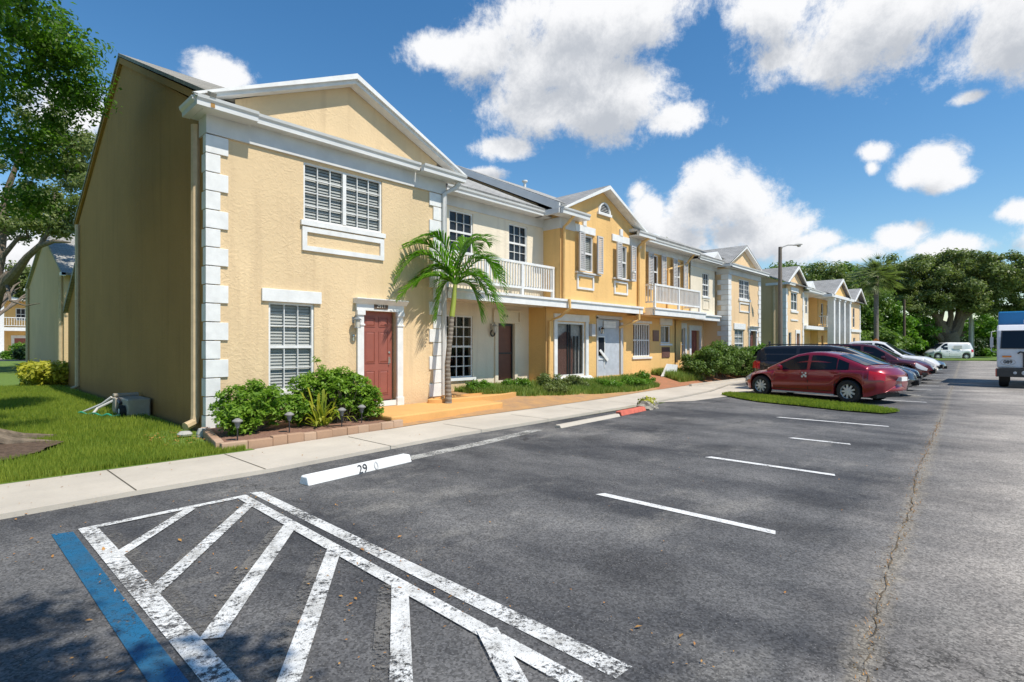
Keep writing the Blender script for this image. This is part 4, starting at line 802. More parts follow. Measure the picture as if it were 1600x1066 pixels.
# ---- orange house across the far road
h=thing('house','orange balconied house with dark red door across the far lawn','house',(5,78,0.3))
wall(h,2,14,.3,6.6,78,[(5.9+.35,7.1+.35,4.3,5.6),(6.15,7.3,.45,2.4)],'orange'); window(h,6.25,7.45,4.3,5.6,78,3,2,blinds=False,fr=.08,mun=.04); MB().box(6.15,7.3,78.05,78.1,.45,2.4).build('door','doorred',h); surround(h,6.15,7.3,.45,2.4,78,.3,.25,False)
MB().box(2,14,76.2,78,3.15,3.5).build('balcony_floor','white',h); railing(h,2,14,76.3,4.55,3.65,n=60)
for x in (5.0,9.2): MB().box(x-.22,x+.22,76.0,76.5,.3,6.4).build('column','white',h)
MB().box(1.8,14.2,75.8,78,6.35,6.75).build('entablature','white',h); MB().prism([(75.6,6.75),(82,9.2),(88,6.75)],'x',1.6,14.4).build('roof','roofx',h); MB().prism([(75.75,6.76),(77.7,7.3),(77.7,6.76)],'x',2,14.3).build('porch_roof','orange',h)
MB().box(2,14,78.4,87.5,.3,6.5).build('rear_block','orange',h)
# ---- white house beyond the oak
h=thing('house','small white house with terracotta roof behind the big oak','house',(108,8,0))
a=pd(1437,530,85); b=pd(1516,530,85)
MB().box(104,111.5,3.5,14,0,3.0).build('wall','truckwhite',h); MB().prism([(3.0,2.9),(8.7,5.6),(14.4,2.9)],'x',103.6,112).build('roof','terracotta',h)
wn=MB().box(103.9,103.99,6,7.2,1,2.3).box(103.9,103.99,10,11.2,1,2.3); wn.build('window','glass',h)
# ================================================================ plants
def limbs(mb,base,tips,r0,seed=1,n=8,mid=.5):
    rr=random.Random(seed)
    for (t,r1) in tips:
        b=Vector(base); t=Vector(t); m=b.lerp(t,mid)+Vector((rr.uniform(-.25,.25),rr.uniform(-.25,.25),rr.uniform(.1,.5)))*(t-b).length*.18
        pts=[(b*(1-s)**2+m*2*s*(1-s)+t*s*s)+Vector((rr.uniform(-.04,.04),rr.uniform(-.04,.04),0))*(t-b).length*.3*(0<s<1) for s in np.linspace(0,1,7)]
        mb.tube(pts,[r0*(1-s)+r1*s for s in np.linspace(0,1,7)],n)
def tree(name,label,cat,base,crown,nleaf,size,leaf,trunk_h,trunk_r,seed,group=None,tips=8,bark='trunk',nsub=60,sub=(.5,1.),shell=.5,lean=(0,0)):
    rr=random.Random(seed); root=thing(name,label,cat,base,group); bx,by,bz=base
    fork=(bx+lean[0],by+lean[1],bz+trunk_h); mb=MB()
    mb.tube([(bx,by,bz-.15),(bx+lean[0]*.1,by+lean[1]*.1,bz+trunk_h*.15),(bx+lean[0]*.5,by+lean[1]*.5,bz+trunk_h*.6),fork],[trunk_r*1.5,trunk_r*1.08,trunk_r*.9,trunk_r*.8],12)
    tp=[]
    for k in range(tips):
        c=crown[rr.randrange(len(crown))]; tp.append(((c[0]+rr.uniform(-.6,.6)*c[3],c[1]+rr.uniform(-.6,.6)*c[4],c[2]+rr.uniform(-.2,.5)*c[5]),trunk_r*.08))
    limbs(mb,fork,tp,trunk_r*.5,seed)
    mb.build('trunk',bark,root,smooth=True)
    sc=subclump(crown,nsub,sub[0],sub[1],seed); p,nn=clumps(sc,nleaf,shell); leafmesh('crown',p,nn,size,leaf,root)
    return root
# near tree on the lawn: trunk just left of the frame, low boughs over the lawn and over the camera's left
nb=(0.35,11.9,.05)
root=thing('shade_tree','big shade tree with mulched root flare at the left edge of the lawn','tree',nb)
mb=MB(); mb.tube([(nb[0]-.02,nb[1],-.1),(nb[0]-.08,nb[1],.12),(nb[0]-.22,nb[1]+.1,1.2),(nb[0]-.5,nb[1]+.1,3.2)],[.60,.34,.27,.24],14)
for a in range(7):
    an=a*.9+.2; mb.tube([(nb[0]+.25*math.cos(an),nb[1]+.25*math.sin(an),.22),(nb[0]+.7*math.cos(an),nb[1]+.6*math.sin(an),.10),(nb[0]+1.25*math.cos(an+.2),nb[1]+1.0*math.sin(an+.2),.04)],[.13,.08,.03],7)
crown=[(-1.9,11.3,7.2,2.6,2.7,2.3),(-.2,11.8,7.6,1.7,2.1,2.0),(.1,11.6,5.7,1.1,1.4,1.0),(-.6,8.2,7.8,1.6,1.8,1.3),(-2.6,9.2,6.2,2.0,2.2,1.8),(-1.1,13.4,5.6,1.1,1.3,1.1),(-3.3,12.8,5.4,1.6,1.8,1.4),(.6,12.1,8.3,1.3,1.4,1.2),(1.1,9.0,9.3,1.2,1.6,.9)]
limbs(mb,(nb[0]-.5,nb[1]+.1,3.1),[((-1.9,11,7.5),.03),((.2,11.9,7.9),.03),((.6,11.6,5.9),.02),((-.6,8.5,7.8),.03),((-2.7,9.3,6.5),.03),((-1,13.4,6),.03),((-3.3,12.8,5.6),.03)],.15,5)
mb.build('trunk','trunk',root,smooth=True)
crown+=[(*pd(45,70,10.5),1.0,1.1,1.1),(*pd(30,190,10.8),.9,1.0,.9),(*pd(95,60,11),.75,.8,.7),(*pd(110,150,11.5),.7,.8,.6),(*pd(70,250,11.5),.8,.8,.6),(*pd(15,310,11.5),.7,.7,.6)]
sc=subclump(crown,300,.26,.55,3); p,nn=clumps(sc,80000,.6); leafmesh('crown',p,nn,.050,'leaf',root,.5)
mb=MB(); mp_=[(nb[0]+.15+.85*math.cos(a)*(1+.16*math.sin(3*a)+.07*math.sin(7*a)),nb[1]-1.0+.95*math.sin(a)*(1+.12*math.cos(4*a)),.092) for a in np.linspace(0,6.28,26)[:-1]]
mb.add(mp_,[tuple(range(25))]); tag(mb.build('mulch_bed','dirtdark'),kind='structure')
# oak further back on the left with sweeping limb
root=thing('oak_tree','farther oak with long bare limb reaching right across the left edge','tree',(0.55,33.2,.3)); b0=Vector(pd(-55,575,25))
mb=MB(); P1=[pd(-40,600,25),pd(-28,520,25),pd(-8,455,25),pd(18,430,25)]
mb.tube(P1,[.5,.42,.34,.27],12); L0=pd(10,438,25)
mb.tube([pd(12,440,25),pd(25,425,24.6),pd(42,402,24.2),pd(62,384,24),pd(85,377,23.8),pd(110,379,23.6)],[.26,.2,.14,.12,.08,.03],9)
mb.tube([pd(62,384,24),pd(72,368,24),pd(82,345,24),pd(86,300,24)],[.11,.08,.06,.03],7)
mb.tube([pd(-8,455,25),pd(5,400,25),pd(30,370,25),pd(45,372,25),pd(28,335,25)],[.16,.11,.08,.06,.03],8)
mb.tube([pd(-14,470,25),pd(0,395,25.5),pd(10,300,26),pd(40,220,26)],[.3,.2,.14,.05],8)
mb.tube([pd(10,440,25),pd(16,470,24.5),pd(40,478,24),pd(62,474,24)],[.1,.05,.035,.015],6)
mb.build('trunk','trunk',root,smooth=True)
crown=[(*pd(90,290,25),1.5,1.5,1.6),(*pd(115,240,26),1.1,1.2,1.4),(*pd(60,250,26),1.8,1.6,2.0),(*pd(30,330,26),1.5,1.3,.9),(*pd(100,345,24.5),.9,.9,.8),(*pd(125,210,26),.7,.8,.8),(*pd(75,190,27),1.5,1.5,1.5),(*pd(55,350,25),1.0,1.,.5),(*pd(128,300,24),.5,.6,.7),(*pd(-40,300,26),2.5,2.5,3)]
sc=subclump(crown,120,.3,.62,8); p,nn=clumps(sc,30000,.6); leafmesh('crown',p,nn,.085,'oakleaf',root)
root=tree('oak_tree','small leafy tree low behind the sweeping limb at the left edge','tree',(2.6,52,.4),[(*pd(18,440,45),2.3,2.,1.3),(*pd(52,452,45),1.3,1.2,.8),(*pd(-20,430,45),2.5,2,1.8)],9000,.14,'oakleaf',2.5,.3,21,nsub=30,sub=(.5,.9))
# tree behind the camera that throws the dappled shade on the lot
tree('shade_tree','spreading tree beside the parking lot behind the viewer, casting dappled shade','tree',(-4.2,-3.2,0),[(-.4,-.9,6.3,1.9,1.7,.7),(-2.4,-.6,6.6,2.0,1.8,.9),(.5,.1,7.6,1.0,1.2,.5),(-4.5,-2,7,2.4,2.4,1.3)],9000,.075,'leaf',3.5,.25,31,nsub=46,sub=(.22,.5))
# ---- hedge, bushes left
def bush(name,label,cat,cl,n,size,leaf,seed,group=None,sub=(.15,.3),k=30,stem=None):
    c0=cl[0]; base=(c0[0],c0[1],max(0,min(c[2]-c[5] for c in cl))); root=thing(name,label,cat,base,group)
    mb=MB(); rr=random.Random(seed)
    for c in cl:
        for q in range(3): mb.tube([(c[0]+rr.uniform(-.1,.1),c[1]+rr.uniform(-.1,.1),base[2]-.05),(c[0]+rr.uniform(-.4,.4)*c[3],c[1]+rr.uniform(-.4,.4)*c[4],c[2]+c[5]*.4)],[.02,.008],5)
    mb.build('stems','trunk',root)
    sc=subclump(cl,k,sub[0],sub[1],seed); p,nn=clumps(sc,n,.5); p[:,2]=np.maximum(p[:,2],base[2]+.01); leafmesh('foliage',p,nn,size,leaf,root); return root
bush('bush','yellow-green croton bush against the shaded end wall','bush',[(2.95,25.4,.62,.6,.9,.42),(3.3,26.2,.6,.4,.8,.40),(2.55,25.8,.55,.4,.6,.36)],5500,.085,'yellowleaf',41,k=26,sub=(.25,.4))
bush('bush','clipped green bush in front of the orange house across the road','bush',[(*pd(25,556,52),.9,.9,.95),(*pd(34,555,52),.9,.9,.95)],5000,.12,'brightleaf',42,k=20,sub=(.4,.6))
bush('bush','clipped dark green bush beside the far grey gable end','bush',[(*pd(40,554,50),.5,.8,1.0)],3000,.12,'hedgeleaf',43,k=12,sub=(.4,.5))
# ---- planting bed by the yellow house
mb=MB(); mb.add([(3.0,8.72,.15),(6.05,8.85,.15),(6.1,10.58,.16),(3.3,10.58,.14)],[(0,1,2,3)]); tag(mb.build('planting_bed','dirt'),kind='structure')
ed=thing('garden_edging','low edging of tan split blocks round the bed under the yellow house window','edging',(2.95,8.6,.05))
x=2.92; k=0
while x<6.05:
    w=random.uniform(.20,.30) if x>3.3 else random.uniform(.33,.4); y=8.58+(x-2.95)*.05
    MB().box(x,x+w-.008,y-.055+random.uniform(-.008,.008),y+.06,.03,.185+random.uniform(-.01,.012)).build('block',random.choice(['brick','brick2']),ed,bevel=.012); x+=w
yy=8.70
while yy<10.3:
    w=random.uniform(.3,.4); xx=2.93+(yy-8.6)*.2
    MB().prism([(xx-.06,yy),(xx+.06,yy),(xx+.06+w*.2,yy+w-.01),(xx-.06+w*.2,yy+w-.01)],'z',.03,.185+random.uniform(-.01,.01)).build('block',random.choice(['brick','brick2']),ed,bevel=.012); yy+=w
MB().lathe([(.0,.15),(.07,.14),(.10,.06),(.10,0)],(3.22,10.3,.05),'z',9).build('block','conc_grey',ed)
def rosettes(name,label,cl,n,seed,group='green shrubs in the bed'):
    "shrub made of leaf whorls on branching stems"
    rr=np.random.default_rng(seed); base=(cl[0][0],cl[0][1],.14); root=thing(name,label,'shrub',base,group)
    sc=subclump(cl,n,.07,.12,seed); sc+=[(c[0]+rr.normal()*.06,c[1]+rr.normal()*.06,c[2]+abs(rr.normal())*.12,.1,.1,.08) for c in sc[::9]]; mb=MB()
    for c in sc[::2]: 
        b=(cl[0][0]+(c[0]-cl[0][0])*.35,cl[0][1]+(c[1]-cl[0][1])*.35,.12); m=((b[0]+c[0])/2+.03,(b[1]+c[1])/2,b[2]+(c[2]-b[2])*.6); mb.tube([b,m,c[:3]],[.014,.009,.004],5)
    mb.build('stems','trunk',root)
    P=[];NN=[]
    for c in sc:
        for q in range(32):
            a=rr.uniform(0,6.28); e=rr.uniform(-.2,1.3); d=np.array([math.cos(a)*math.cos(e),math.sin(a)*math.cos(e),math.sin(e)]); r=rr.uniform(.03,.115)
            P.append(np.array(c[:3])+d*r); NN.append(np.array([d[0]*.4,d[1]*.4,1.0])+rr.normal(size=3)*.45)
    P=np.array(P); P[:,2]=np.maximum(P[:,2],.16)
    leafmesh('foliage',P,np.array(NN),.044,'shrubleaf',root,.40); return root
rosettes('shrub','green shrub in the brick bed against the corner quoins',[(3.62,9.75,.54,.42,.45,.37),(3.48,9.4,.40,.32,.3,.26),(3.95,9.5,.56,.38,.35,.36),(4.25,9.8,.56,.34,.35,.33),(3.85,9.7,.83,.2,.22,.16)],250,51)
rosettes('shrub','tall rounded green shrub in the bed left of the red door',[(5.45,9.65,.66,.50,.50,.46),(5.82,9.6,.60,.38,.42,.42),(5.15,9.85,.72,.36,.42,.42),(5.5,9.8,.96,.34,.32,.18),(5.9,9.4,.38,.30,.3,.25)],330,52)
rosettes('shrub','low green shrub between the two taller ones under the window',[(4.75,9.75,.62,.30,.32,.38),(4.55,9.5,.38,.25,.25,.22)],90,53)
# spear leaved plant
root=thing('spear_plant','yellow edged spear leaved plant in the middle of the brick bed','plant',(4.85,9.3,.14)); mb=MB()
for k in range(64):
    a=random.uniform(0,6.28); e=random.uniform(.35,1.5); Ln=random.uniform(.35,.85)*(1.1 if e>1 else .8); d=Vector((math.cos(a)*math.cos(e),math.sin(a)*math.cos(e),math.sin(e))); w=random.uniform(.018,.034); s=Vector((-math.sin(a),math.cos(a),0))*w
    b=Vector((4.85+random.uniform(-.14,.14),9.3+random.uniform(-.1,.1),.17)); m=b+d*Ln*.55; t=b+d*Ln+Vector((0,0,-.32*Ln*(1.4-e*.6))); m2=b+d*Ln*.82+Vector((0,0,-.09*Ln*(1.4-e*.6))); mb.add([b-s*.4,b+s*.4,m-s,m+s,m2-s*.9,m2+s*.9,t],[(0,1,3,2),(2,3,5,4),(4,5,6)])
mb.build('leaves','spearleaf',root)
# solar lights
def solar(x,y,label):
    r=thing('garden_light',label,'garden light',(x,y,.14),'small solar lights in the bed'); MB().tube([(x,y,.1),(x,y,.36)],.011,6).build('stake','black',r)
    MB().lathe([(.02,0),(.028,.02),(.048,.10)],(x,y,.345),'z',12).build('lamp_glass','lantern',r,smooth=True); MB().lathe([(.0,.155),(.03,.15),(.078,.115),(.076,.10),(0,.10)],(x,y,.345),'z',12).build('lamp_cap','lampcap',r,smooth=True); return r
solar(*pg(371,690,.14)[:2],'solar garden light at the left corner of the brick bed'); solar(*pg(452,677,.14)[:2],'solar garden light just left of the spear leaved plant')
solar(*pg(534,668,.14)[:2],'solar garden light just right of the spear leaved plant'); solar(*pg(565,662,.14)[:2],'solar garden light at the bed end nearest the red door')
# entry slab and raised ochre planter
o=MB().prism([(6.12,8.90),(9.6,9.25),(9.6,10.58),(6.12,10.58)],'z',.0,.235).build('entry_slab','slab',bevel=.03); tag(o,kind='structure')
root=thing('raised_planter','raised ochre planter ring round the palm','planter',(8.9,10.1,.2)); n=28
ring=[(9.7+1.55*math.cos(a),10.35+.42*math.sin(a)) for a in np.linspace(0,6.283,n+1)[:-1]]; ri=[(9.7+1.40*math.cos(a),10.35+.33*math.sin(a)) for a in np.linspace(0,6.283,n+1)[:-1]]
mb=MB(); v=[(x,y,.1) for x,y in ring]+[(x+(9.7-x)*.015,y,.32) for x,y in ring]+[(x,y,.34) for x,y in ri]+[(x,y,.30) for x,y in ri]
mb.add(v,[(k*n+i,k*n+(i+1)%n,(k+1)*n+(i+1)%n,(k+1)*n+i) for k in range(3) for i in range(n)]+[tuple(range(3*n,4*n))]); mb.build('planter_wall','slab',root,smooth=True)
# ---- palm
pb=(8.50,10.02,.33); root=thing('palm_tree','young palm with arching fronds between the yellow and cream townhouses','palm',pb)
top=Vector(pw(711,445,10.0)); tr=[Vector(pb),Vector(pw(699,570,10.0)),Vector(pw(704,520,10.0)),Vector(pw(706,495,10.0))]
MB().tube([Vector(pb)-Vector((0,0,.2))]+tr,[.10,.085,.066,.064,.062],14).build('trunk','palmtrunk',root,smooth=True)
MB().tube([tr[-1],Vector(pw(709,470,10)),top],[.068,.062,.045],12).build('crownshaft','shaft',root,smooth=True)
fr=[((662,352),(617,442),10.35),((672,408),(622,468),10.3),((682,362),(640,385),10.3),((722,340),(748,392),10.1),((750,352),(790,455),9.5),((758,395),(784,505),9.1),((742,425),(752,500),9.7),((690,420),(682,500),10.2),((698,352),(668,375),10.2),((762,372),(776,430),9.9),((690,395),(650,445),10.35),((735,400),(770,470),9.8),((730,352),(765,382),9.7)]
for (m,t,Y) in fr:
    a=top; b=Vector(pw(*m,(10+Y)/2)); c=Vector(pw(*t,Y)); pts=[a*(1-s)**2+b*2*s*(1-s)+c*s*s for s in np.linspace(0,1,30)]
    mb=MB(); mb.tube(pts[::3]+[pts[-1]],[.018*(1-s)+.003 for s in np.linspace(0,1,11)],5)
    Ln=(b-a).length+(c-b).length
    for i in range(2,30):
        s=i/29; d=(pts[min(i+1,29)]-pts[i-1]).normalized(); side=d.cross(Vector((0,0,1))); side=side.normalized() if side.length>.05 else Vector((1,0,0)); up=side.cross(d)
        L_=(.56 if s<.75 else .56*(1-s)/.25+.12)*min(1,Ln/1.8)*(.55+.45*min(1,s*4))
        for sg in (-1,1):
            for rep in (0,.5):
                q0=pts[i]+d*rep*.03; dr_=(side*sg*.8+d*.95+up*.3+Vector((random.uniform(-.12,.12),random.uniform(-.12,.12),random.uniform(-.12,.12)))).normalized(); w=.025
                ww=d*w; q1=q0+dr_*L_*.5+Vector((0,0,-.04*L_)); q2=q0+dr_*L_*.95+Vector((0,0,-.30*L_)); mb.add([q0-ww*.5,q0+ww*.5,q1-ww,q1+ww,q2],[(0,1,3,2),(2,3,4)])
    mb.build('frond','palmleaf',root)
# ---- yard vegetation
def tufts(name,pts,h,mat,w=.012,lean=.35,kind='stuff',label=None):
    pts=np.asarray(pts); n=len(pts); a=rng.random(n)*6.283; hh=h*(.5+rng.random(n)); s=np.stack([np.cos(a),np.sin(a),0*a],1)*w*(.6+.8*rng.random((n,1)))
    b=rng.random(n)*6.283; l=(rng.random(n)*lean*hh); t=pts+np.stack([np.cos(b)*l,np.sin(b)*l,hh],1)
    v=np.stack([pts-s,pts+s,t],1).reshape(-1,3); me=bpy.data.meshes.new(name); me.vertices.add(3*n); me.vertices.foreach_set('co',v.astype(np.float32).ravel()); me.loops.add(3*n); me.loops.foreach_set('vertex_index',np.arange(3*n,dtype=np.int32)); me.polygons.add(n); me.polygons.foreach_set('loop_start',np.arange(0,3*n,3,dtype=np.int32)); me.polygons.foreach_set('loop_total',np.full(n,3,dtype=np.int32)); me.update(calc_edges=True)
    me.materials.append(MT[mat]); o=bpy.data.objects.new(name,me); COL.objects.link(o); return tag(o,label,None,None,kind)
P=[]
while len(P)<150000:
    d=random.random()**.55; y=8.45+ (1-d)*0 + random.random()**1.7*17; x=random.uniform(-4,3.22)
    if x<-.5-.25*(y-8) : continue
    if (x-.5)**2/.72+(y-10.9)**2/.9<1-.25*random.random() : continue
    if 3.0<x and y>8.6 and y<10.6: continue
    if x>2.55 and 9.4<y<11.4 and random.random()<.75: continue
    P.append((x,y,hl(x,y)-.005))
tufts('lawn_grass',P,.075,'grassblade',.0075)
P=[]
while len(P)<16000:
    x=random.uniform(15.2,18.3); y=random.uniform(2.0,7.2)
    ok=False; j=len(isl)-1
    for i in range(len(isl)):
        (xi,yi),(xj,yj)=isl[i],isl[j]
        if (yi>y)!=(yj>y) and x<(xj-xi)*(y-yi)/(yj-yi)+xi: ok=not ok
        j=i
    if ok: P.append((x,y,.03))
tufts('island_grass',P,.07,'grassblade',.012)
# wild greenery in front of units 2 and 3
P=[]
while len(P)<26000:
    x=random.uniform(10.2,18.2); y0=float(np.interp(x,[10.2,11.5,14,16,18.2],[10.6,9.9,9.45,9.35,9.6])); y1=float(np.interp(x,[10.2,13.4,13.7,18.2],[11.8,11.8,11.05,10.9])); y=random.uniform(y0,y1)
    if random.random()<max(0,.25+.75*math.sin(x*2.3+y*3)**2*math.sin(x*.9+1)**2): P.append((x,y,hy(x,y)))
tufts('wild_grass',P,.135,'wildgrass',.016,.7)
P=[]
while len(P)<7000:
    x=random.uniform(20.5,25); y=random.uniform(9.9,11.2)
    if x<22.8: P.append((x,y,hy(x,y)))
tufts('wild_grass',P,.22,'wildgrass',.02,.7)
for k,(x,y,r,hh,mt,lb) in enumerate([(10.6,11.2,.32,.32,'brightleaf','small leafy weed clump under the multi-pane window'),(12.0,11.1,.5,.36,'brightleaf','green weed clump left of the brown door'),(13.0,10.6,.45,.42,'oakleaf','grey-green bush before the brown door'),(13.9,10.35,.42,.35,'oakleaf','grey-green bush at the corner of the orange pillar'),(18.5,10.55,.45,.30,'brightleaf','straggly weeds by the grey door'),(15.3,10.0,.5,.16,'brightleaf','low green weeds below the curtained window'),(16.8,9.9,.55,.18,'brightleaf','spreading bright weeds in front of the grey door'),(12.6,10.0,.45,.2,'oakleaf','greyish weeds by the sidewalk before the brown door')]):
    bush('weed_bush',lb,'bush',[(x,y,.30+hh*.5,r,r*.8,hh*.6),(x+.3,y-.1,.28+hh*.35,r*.7,r*.6,hh*.4)],2600,.032,mt,60+k,sub=(.06,.13),k=34)
bush('hedge_bush','broad dark green bushes in front of the pale cream and quoined houses','bush',[(22.6,9.95,.9,.9,.8,.62),(23.9,9.9,.95,1.2,.9,.72),(25.2,10.0,1.0,1.1,.9,.78),(26.5,9.6,.95,1.1,.9,.72)],26000,.055,'bushleaf',70,k=130,sub=(.16,.30))
bush('hedge_bush','bright green bushes right of the dark ones beside the black minivan','bush',[(27.6,9.5,.9,1.0,.9,.72),(28.8,9.5,.95,1.0,.9,.72),(29.9,9.6,.9,.9,.9,.7)],14000,.06,'brightleaf',71,k=80,sub=(.16,.30))
o=thing('leaning_board','white board leaning on the orange wall beside the bushes','board',(20.8,10.6,.3)); a=pw(1017,580,10.75); 
MB().prism([(20.35,.36),(21.6,.38),(21.75,.80),(20.85,.86)],'y',10.62,10.68).build('board','white',o)
# post in the hedge
o=thing('post','thin black post standing among the bright green bushes','post',(28.0,8.9,.1)); MB().tube([(28,8.9,0),(28,8.9,1.75)],.045,8).lathe([(.06,0),(.06,.06),(0,.1)],(28,8.9,1.75),'z',8).build('shaft','black',o)
# ---- trees beyond
T=[((1185,412,66),3.6,11,'farleaf','leftmost tree of the treeline, rising over the end house roof'),((1245,402,68),4.0,11,'farleaf','tree filling the gap just right of the lamp head'),((1282,400,62),3.4,11,'oakleaf','grey green tree above the columned gable'),((1320,402,70),4.0,11,'farleaf','tall tree between the columned gable and the cabbage palm'),((1205,408,62),3.6,11,'farleaf','leafy green tree rising above the roof left of the street lamp'),((1262,412,64),3.8,11,'farleaf','rounded mid green tree behind the second row, right of the street lamp'),((1302,405,66),3.6,11.5,'oakleaf','tall greyish green tree behind the columned townhouse'),((1332,418,64),3.4,10,'farleaf','broad green tree behind the farthest gable'),((1290,428,72),4,10,'farleaf','deeper green tree in the gap of the treeline'),((1232,412,70),3.4,11,'oakleaf','dark tree standing behind the street lamp')]
for k,((px,py,d),r,hh,mt,lb) in enumerate(T):
    c=pd(px,py+42,d); cz=c[2]; tree('broadleaf_tree',lb,'tree',(c[0],c[1],0),[(c[0],c[1],cz,r,r,r*.62),(c[0]+r*.5,c[1]-r*.4,cz-1.2,r*.8,r*.8,r*.5),(c[0]-r*.4,c[1]+r*.4,cz-2.2,r,r,r*.6),(c[0]+.3,c[1],cz-3.6,r,r,r*.55)],15000,.18,mt,3.,.3,80+k,'trees behind the second row',nsub=80,sub=(.6,1.15))
for k,((px,py,d),mt,lb) in enumerate([((1056,372,38),'oakleaf','thin treetop peeping over the roof ridge'),((1088,380,40),'oakleaf','smaller treetop peeping over the roof next to the thin one')]):
    c=pd(px,py,d); tree('broadleaf_tree',lb,'tree',(c[0],c[1]+1,0),[(c[0],c[1]+1,c[2]-.3,.9,.9,.75),(c[0]+.2,c[1]+1,c[2]-1.4,1.3,1.3,1.1)],2200,.10,mt,6,.18,95+k,'treetops above the roof',nsub=22,sub=(.25,.45))
# cabbage palm with tall trunk
c=pd(1369,432,52); root=thing('palm_tree','tall cabbage palm with a shaggy round head behind the parked cars','palm',(c[0],c[1],0)); MB().tube([(c[0],c[1],-.1),(c[0]+.05,c[1],c[2]*.5),(c[0],c[1],c[2])],[.24,.20,.22],10).build('trunk','palmtrunk',root,smooth=True)
mb=MB()
for k in range(130):
    a=random.uniform(0,6.28); e=random.uniform(-.8,1.4); d=Vector((math.cos(a)*math.cos(e),math.sin(a)*math.cos(e),math.sin(e))); q=Vector(c)+d*random.uniform(.5,1.7); s=d.cross(Vector((0,0,1))).normalized()
    for f in range(13):
        t=(f-6)/6*1.15; dd=(d*math.cos(t)+s*math.sin(t)).normalized(); l=random.uniform(.9,1.25); w=s.cross(dd)*.03+s*math.cos(t)*.05
        mb.add([q-w,q+w,q+dd*l+Vector((0,0,-.35*l))],[(0,1,2)])
mb.build('crown','oakleaf',root)
# big oak at the end of the lot
ob=pd(1483,552,68); B0=Vector((ob[0],ob[1],0)); root=thing('oak_tree','huge spreading oak with forked trunk at the end of the lot behind the white van','tree',tuple(B0))
mb=MB(); 
def q(px,py,d=68): return Vector(pd(px,py,d))
mb.tube([q(1483,560),q(1482,545),q(1484,530),q(1481,520)],[1.6,1.15,1.05,.9],14)
for pts,r in (([q(1484,530),q(1494,515),q(1501,498),q(1515,487),q(1537,480,67),q(1560,470,67)],[.85,.7,.55,.4,.3,.12]),([q(1480,528),q(1470,508),q(1460,490),q(1445,470),q(1430,450)],[.7,.5,.4,.3,.1]),([q(1476,535),q(1462,520),q(1448,505),q(1425,490),q(1410,478)],[.45,.35,.28,.2,.1]),([q(1496,510),q(1500,490),q(1502,465),q(1510,430)],[.55,.45,.35,.12]),([q(1480,520),q(1486,495),q(1484,470),q(1475,440)],[.4,.3,.25,.1]),([q(1468,505),q(1475,480),q(1482,460)],[.3,.2,.1])): mb.tube(pts,r,9)
mb.build('trunk','trunk',root,smooth=True)
crown=[(*pd(1505,425,68),5.5,5,2.6),(*pd(1440,430,68),4.5,5,2.7),(*pd(1400,425,67),2.9,4,2.2),(*pd(1565,440,68),4.5,4,2.2),(*pd(1590,435,68),3,4,2.4),(*pd(1480,455,66),4,3.5,1.2),(*pd(1540,462,66),4,3,1.),(*pd(1420,465,66),3,3,.9),(*pd(1395,480,66),1.6,2,.5),(*pd(1590,470,66),2,2,.8),(*pd(1480,408,68),5,4,1.3),(*pd(1545,412,68),4,4,1.),(*pd(1430,476,66),3,3,1.1),(*pd(1462,468,67),3,3,1.2),(*pd(1530,474,66),3,3,1.1),(*pd(1578,482,66),2.6,2.6,1.),(*pd(1560,425,67),4.5,4.5,2.6),(*pd(1520,445,66),4,4,2)]
sc=subclump(crown,420,.5,1.0,77); p,nn=clumps(sc,85000,.5); leafmesh('crown',p,nn,.17,'oakleaf',root)
tree('oak_tree','smaller dark oak between the cabbage palm and the huge oak','tree',(pd(1395,540,74)[0],pd(1395,540,74)[1],0),[(*pd(1385,445,74),3.2,3.2,2.6),(*pd(1355,455,74),2.6,2.6,2.4),(*pd(1420,455,76),2.6,2.6,2.2)],11000,.2,'oakleaf',4,.4,101,nsub=50,sub=(.6,1.1))
for k,(px,py,d,rx,rz,mt,lb) in enumerate([(1350,500,64,3.6,2.6,'brightleaf','bright green leafy mass below the palm head'),(1395,505,66,3.4,2.4,'brightleaf','bright green bushes right of the palm trunk'),(1428,512,72,2.6,2.0,'farleaf','green bushes left of the white house'),(1535,515,76,3.2,2.8,'brightleaf','sunlit yellow-green tree right of the oak trunk'),(1568,508,78,3.2,3.0,'farleaf','green tree behind the truck'),(1405,535,72,2.4,.8,'farleaf','low shrubs behind the white pickup'),(1370,530,60,2.4,.9,'farleaf','low shrubs round the palm foot'),(1330,520,62,2.2,1.6,'farleaf','shrubs at the corner of the farthest townhouse'),(1492,520,84,1.5,1.4,'brightleaf','bright bush between the oak trunks and the white house')]):
    c=pd(px,py,d); c=(c[0],c[1],c[2]); bush('tree_bush' if rz>1.5 else 'bush',lb,'bush',[(c[0],c[1],c[2],rx*.75,rx*.75,rz),(c[0]+rx*.6,c[1]-rx*.6,c[2]-.4,rx*.6,rx*.6,rz*.8),(c[0]-rx*.6,c[1]+rx*.6,c[2]-.5,rx*.6,rx*.6,rz*.8),(c[0],c[1],max(.5,c[2]-rz),rx*.9,rx*.9,rz*.6)],7000,.19,mt,110+k,sub=(.45,.9),k=50)
# clipped dark hedge
hd=thing('hedge','dark clipped hedge along the end of the lot','hedge',(90,4,.1)); sc=[]
for t in np.linspace(0,1,60):
    a=Vector(pd(1395,545,72)).lerp(Vector(pd(1600,545,76)),t); 
    for zz in (.7,1.5,2.2): sc.append((a.x,a.y,zz,.9,.7,.6))
p,nn=clumps(sc,24000,.4); leafmesh('foliage',p,nn,.16,'hedgeleaf',hd)
mb=MB()
for t in np.linspace(0,1,40):
    a=Vector(pd(1395,545,72)).lerp(Vector(pd(1600,545,76)),t); mb.tube([(a.x,a.y,0),(a.x,a.y,2)],[.05,.03],5)
mb.build('stems','trunk',hd)
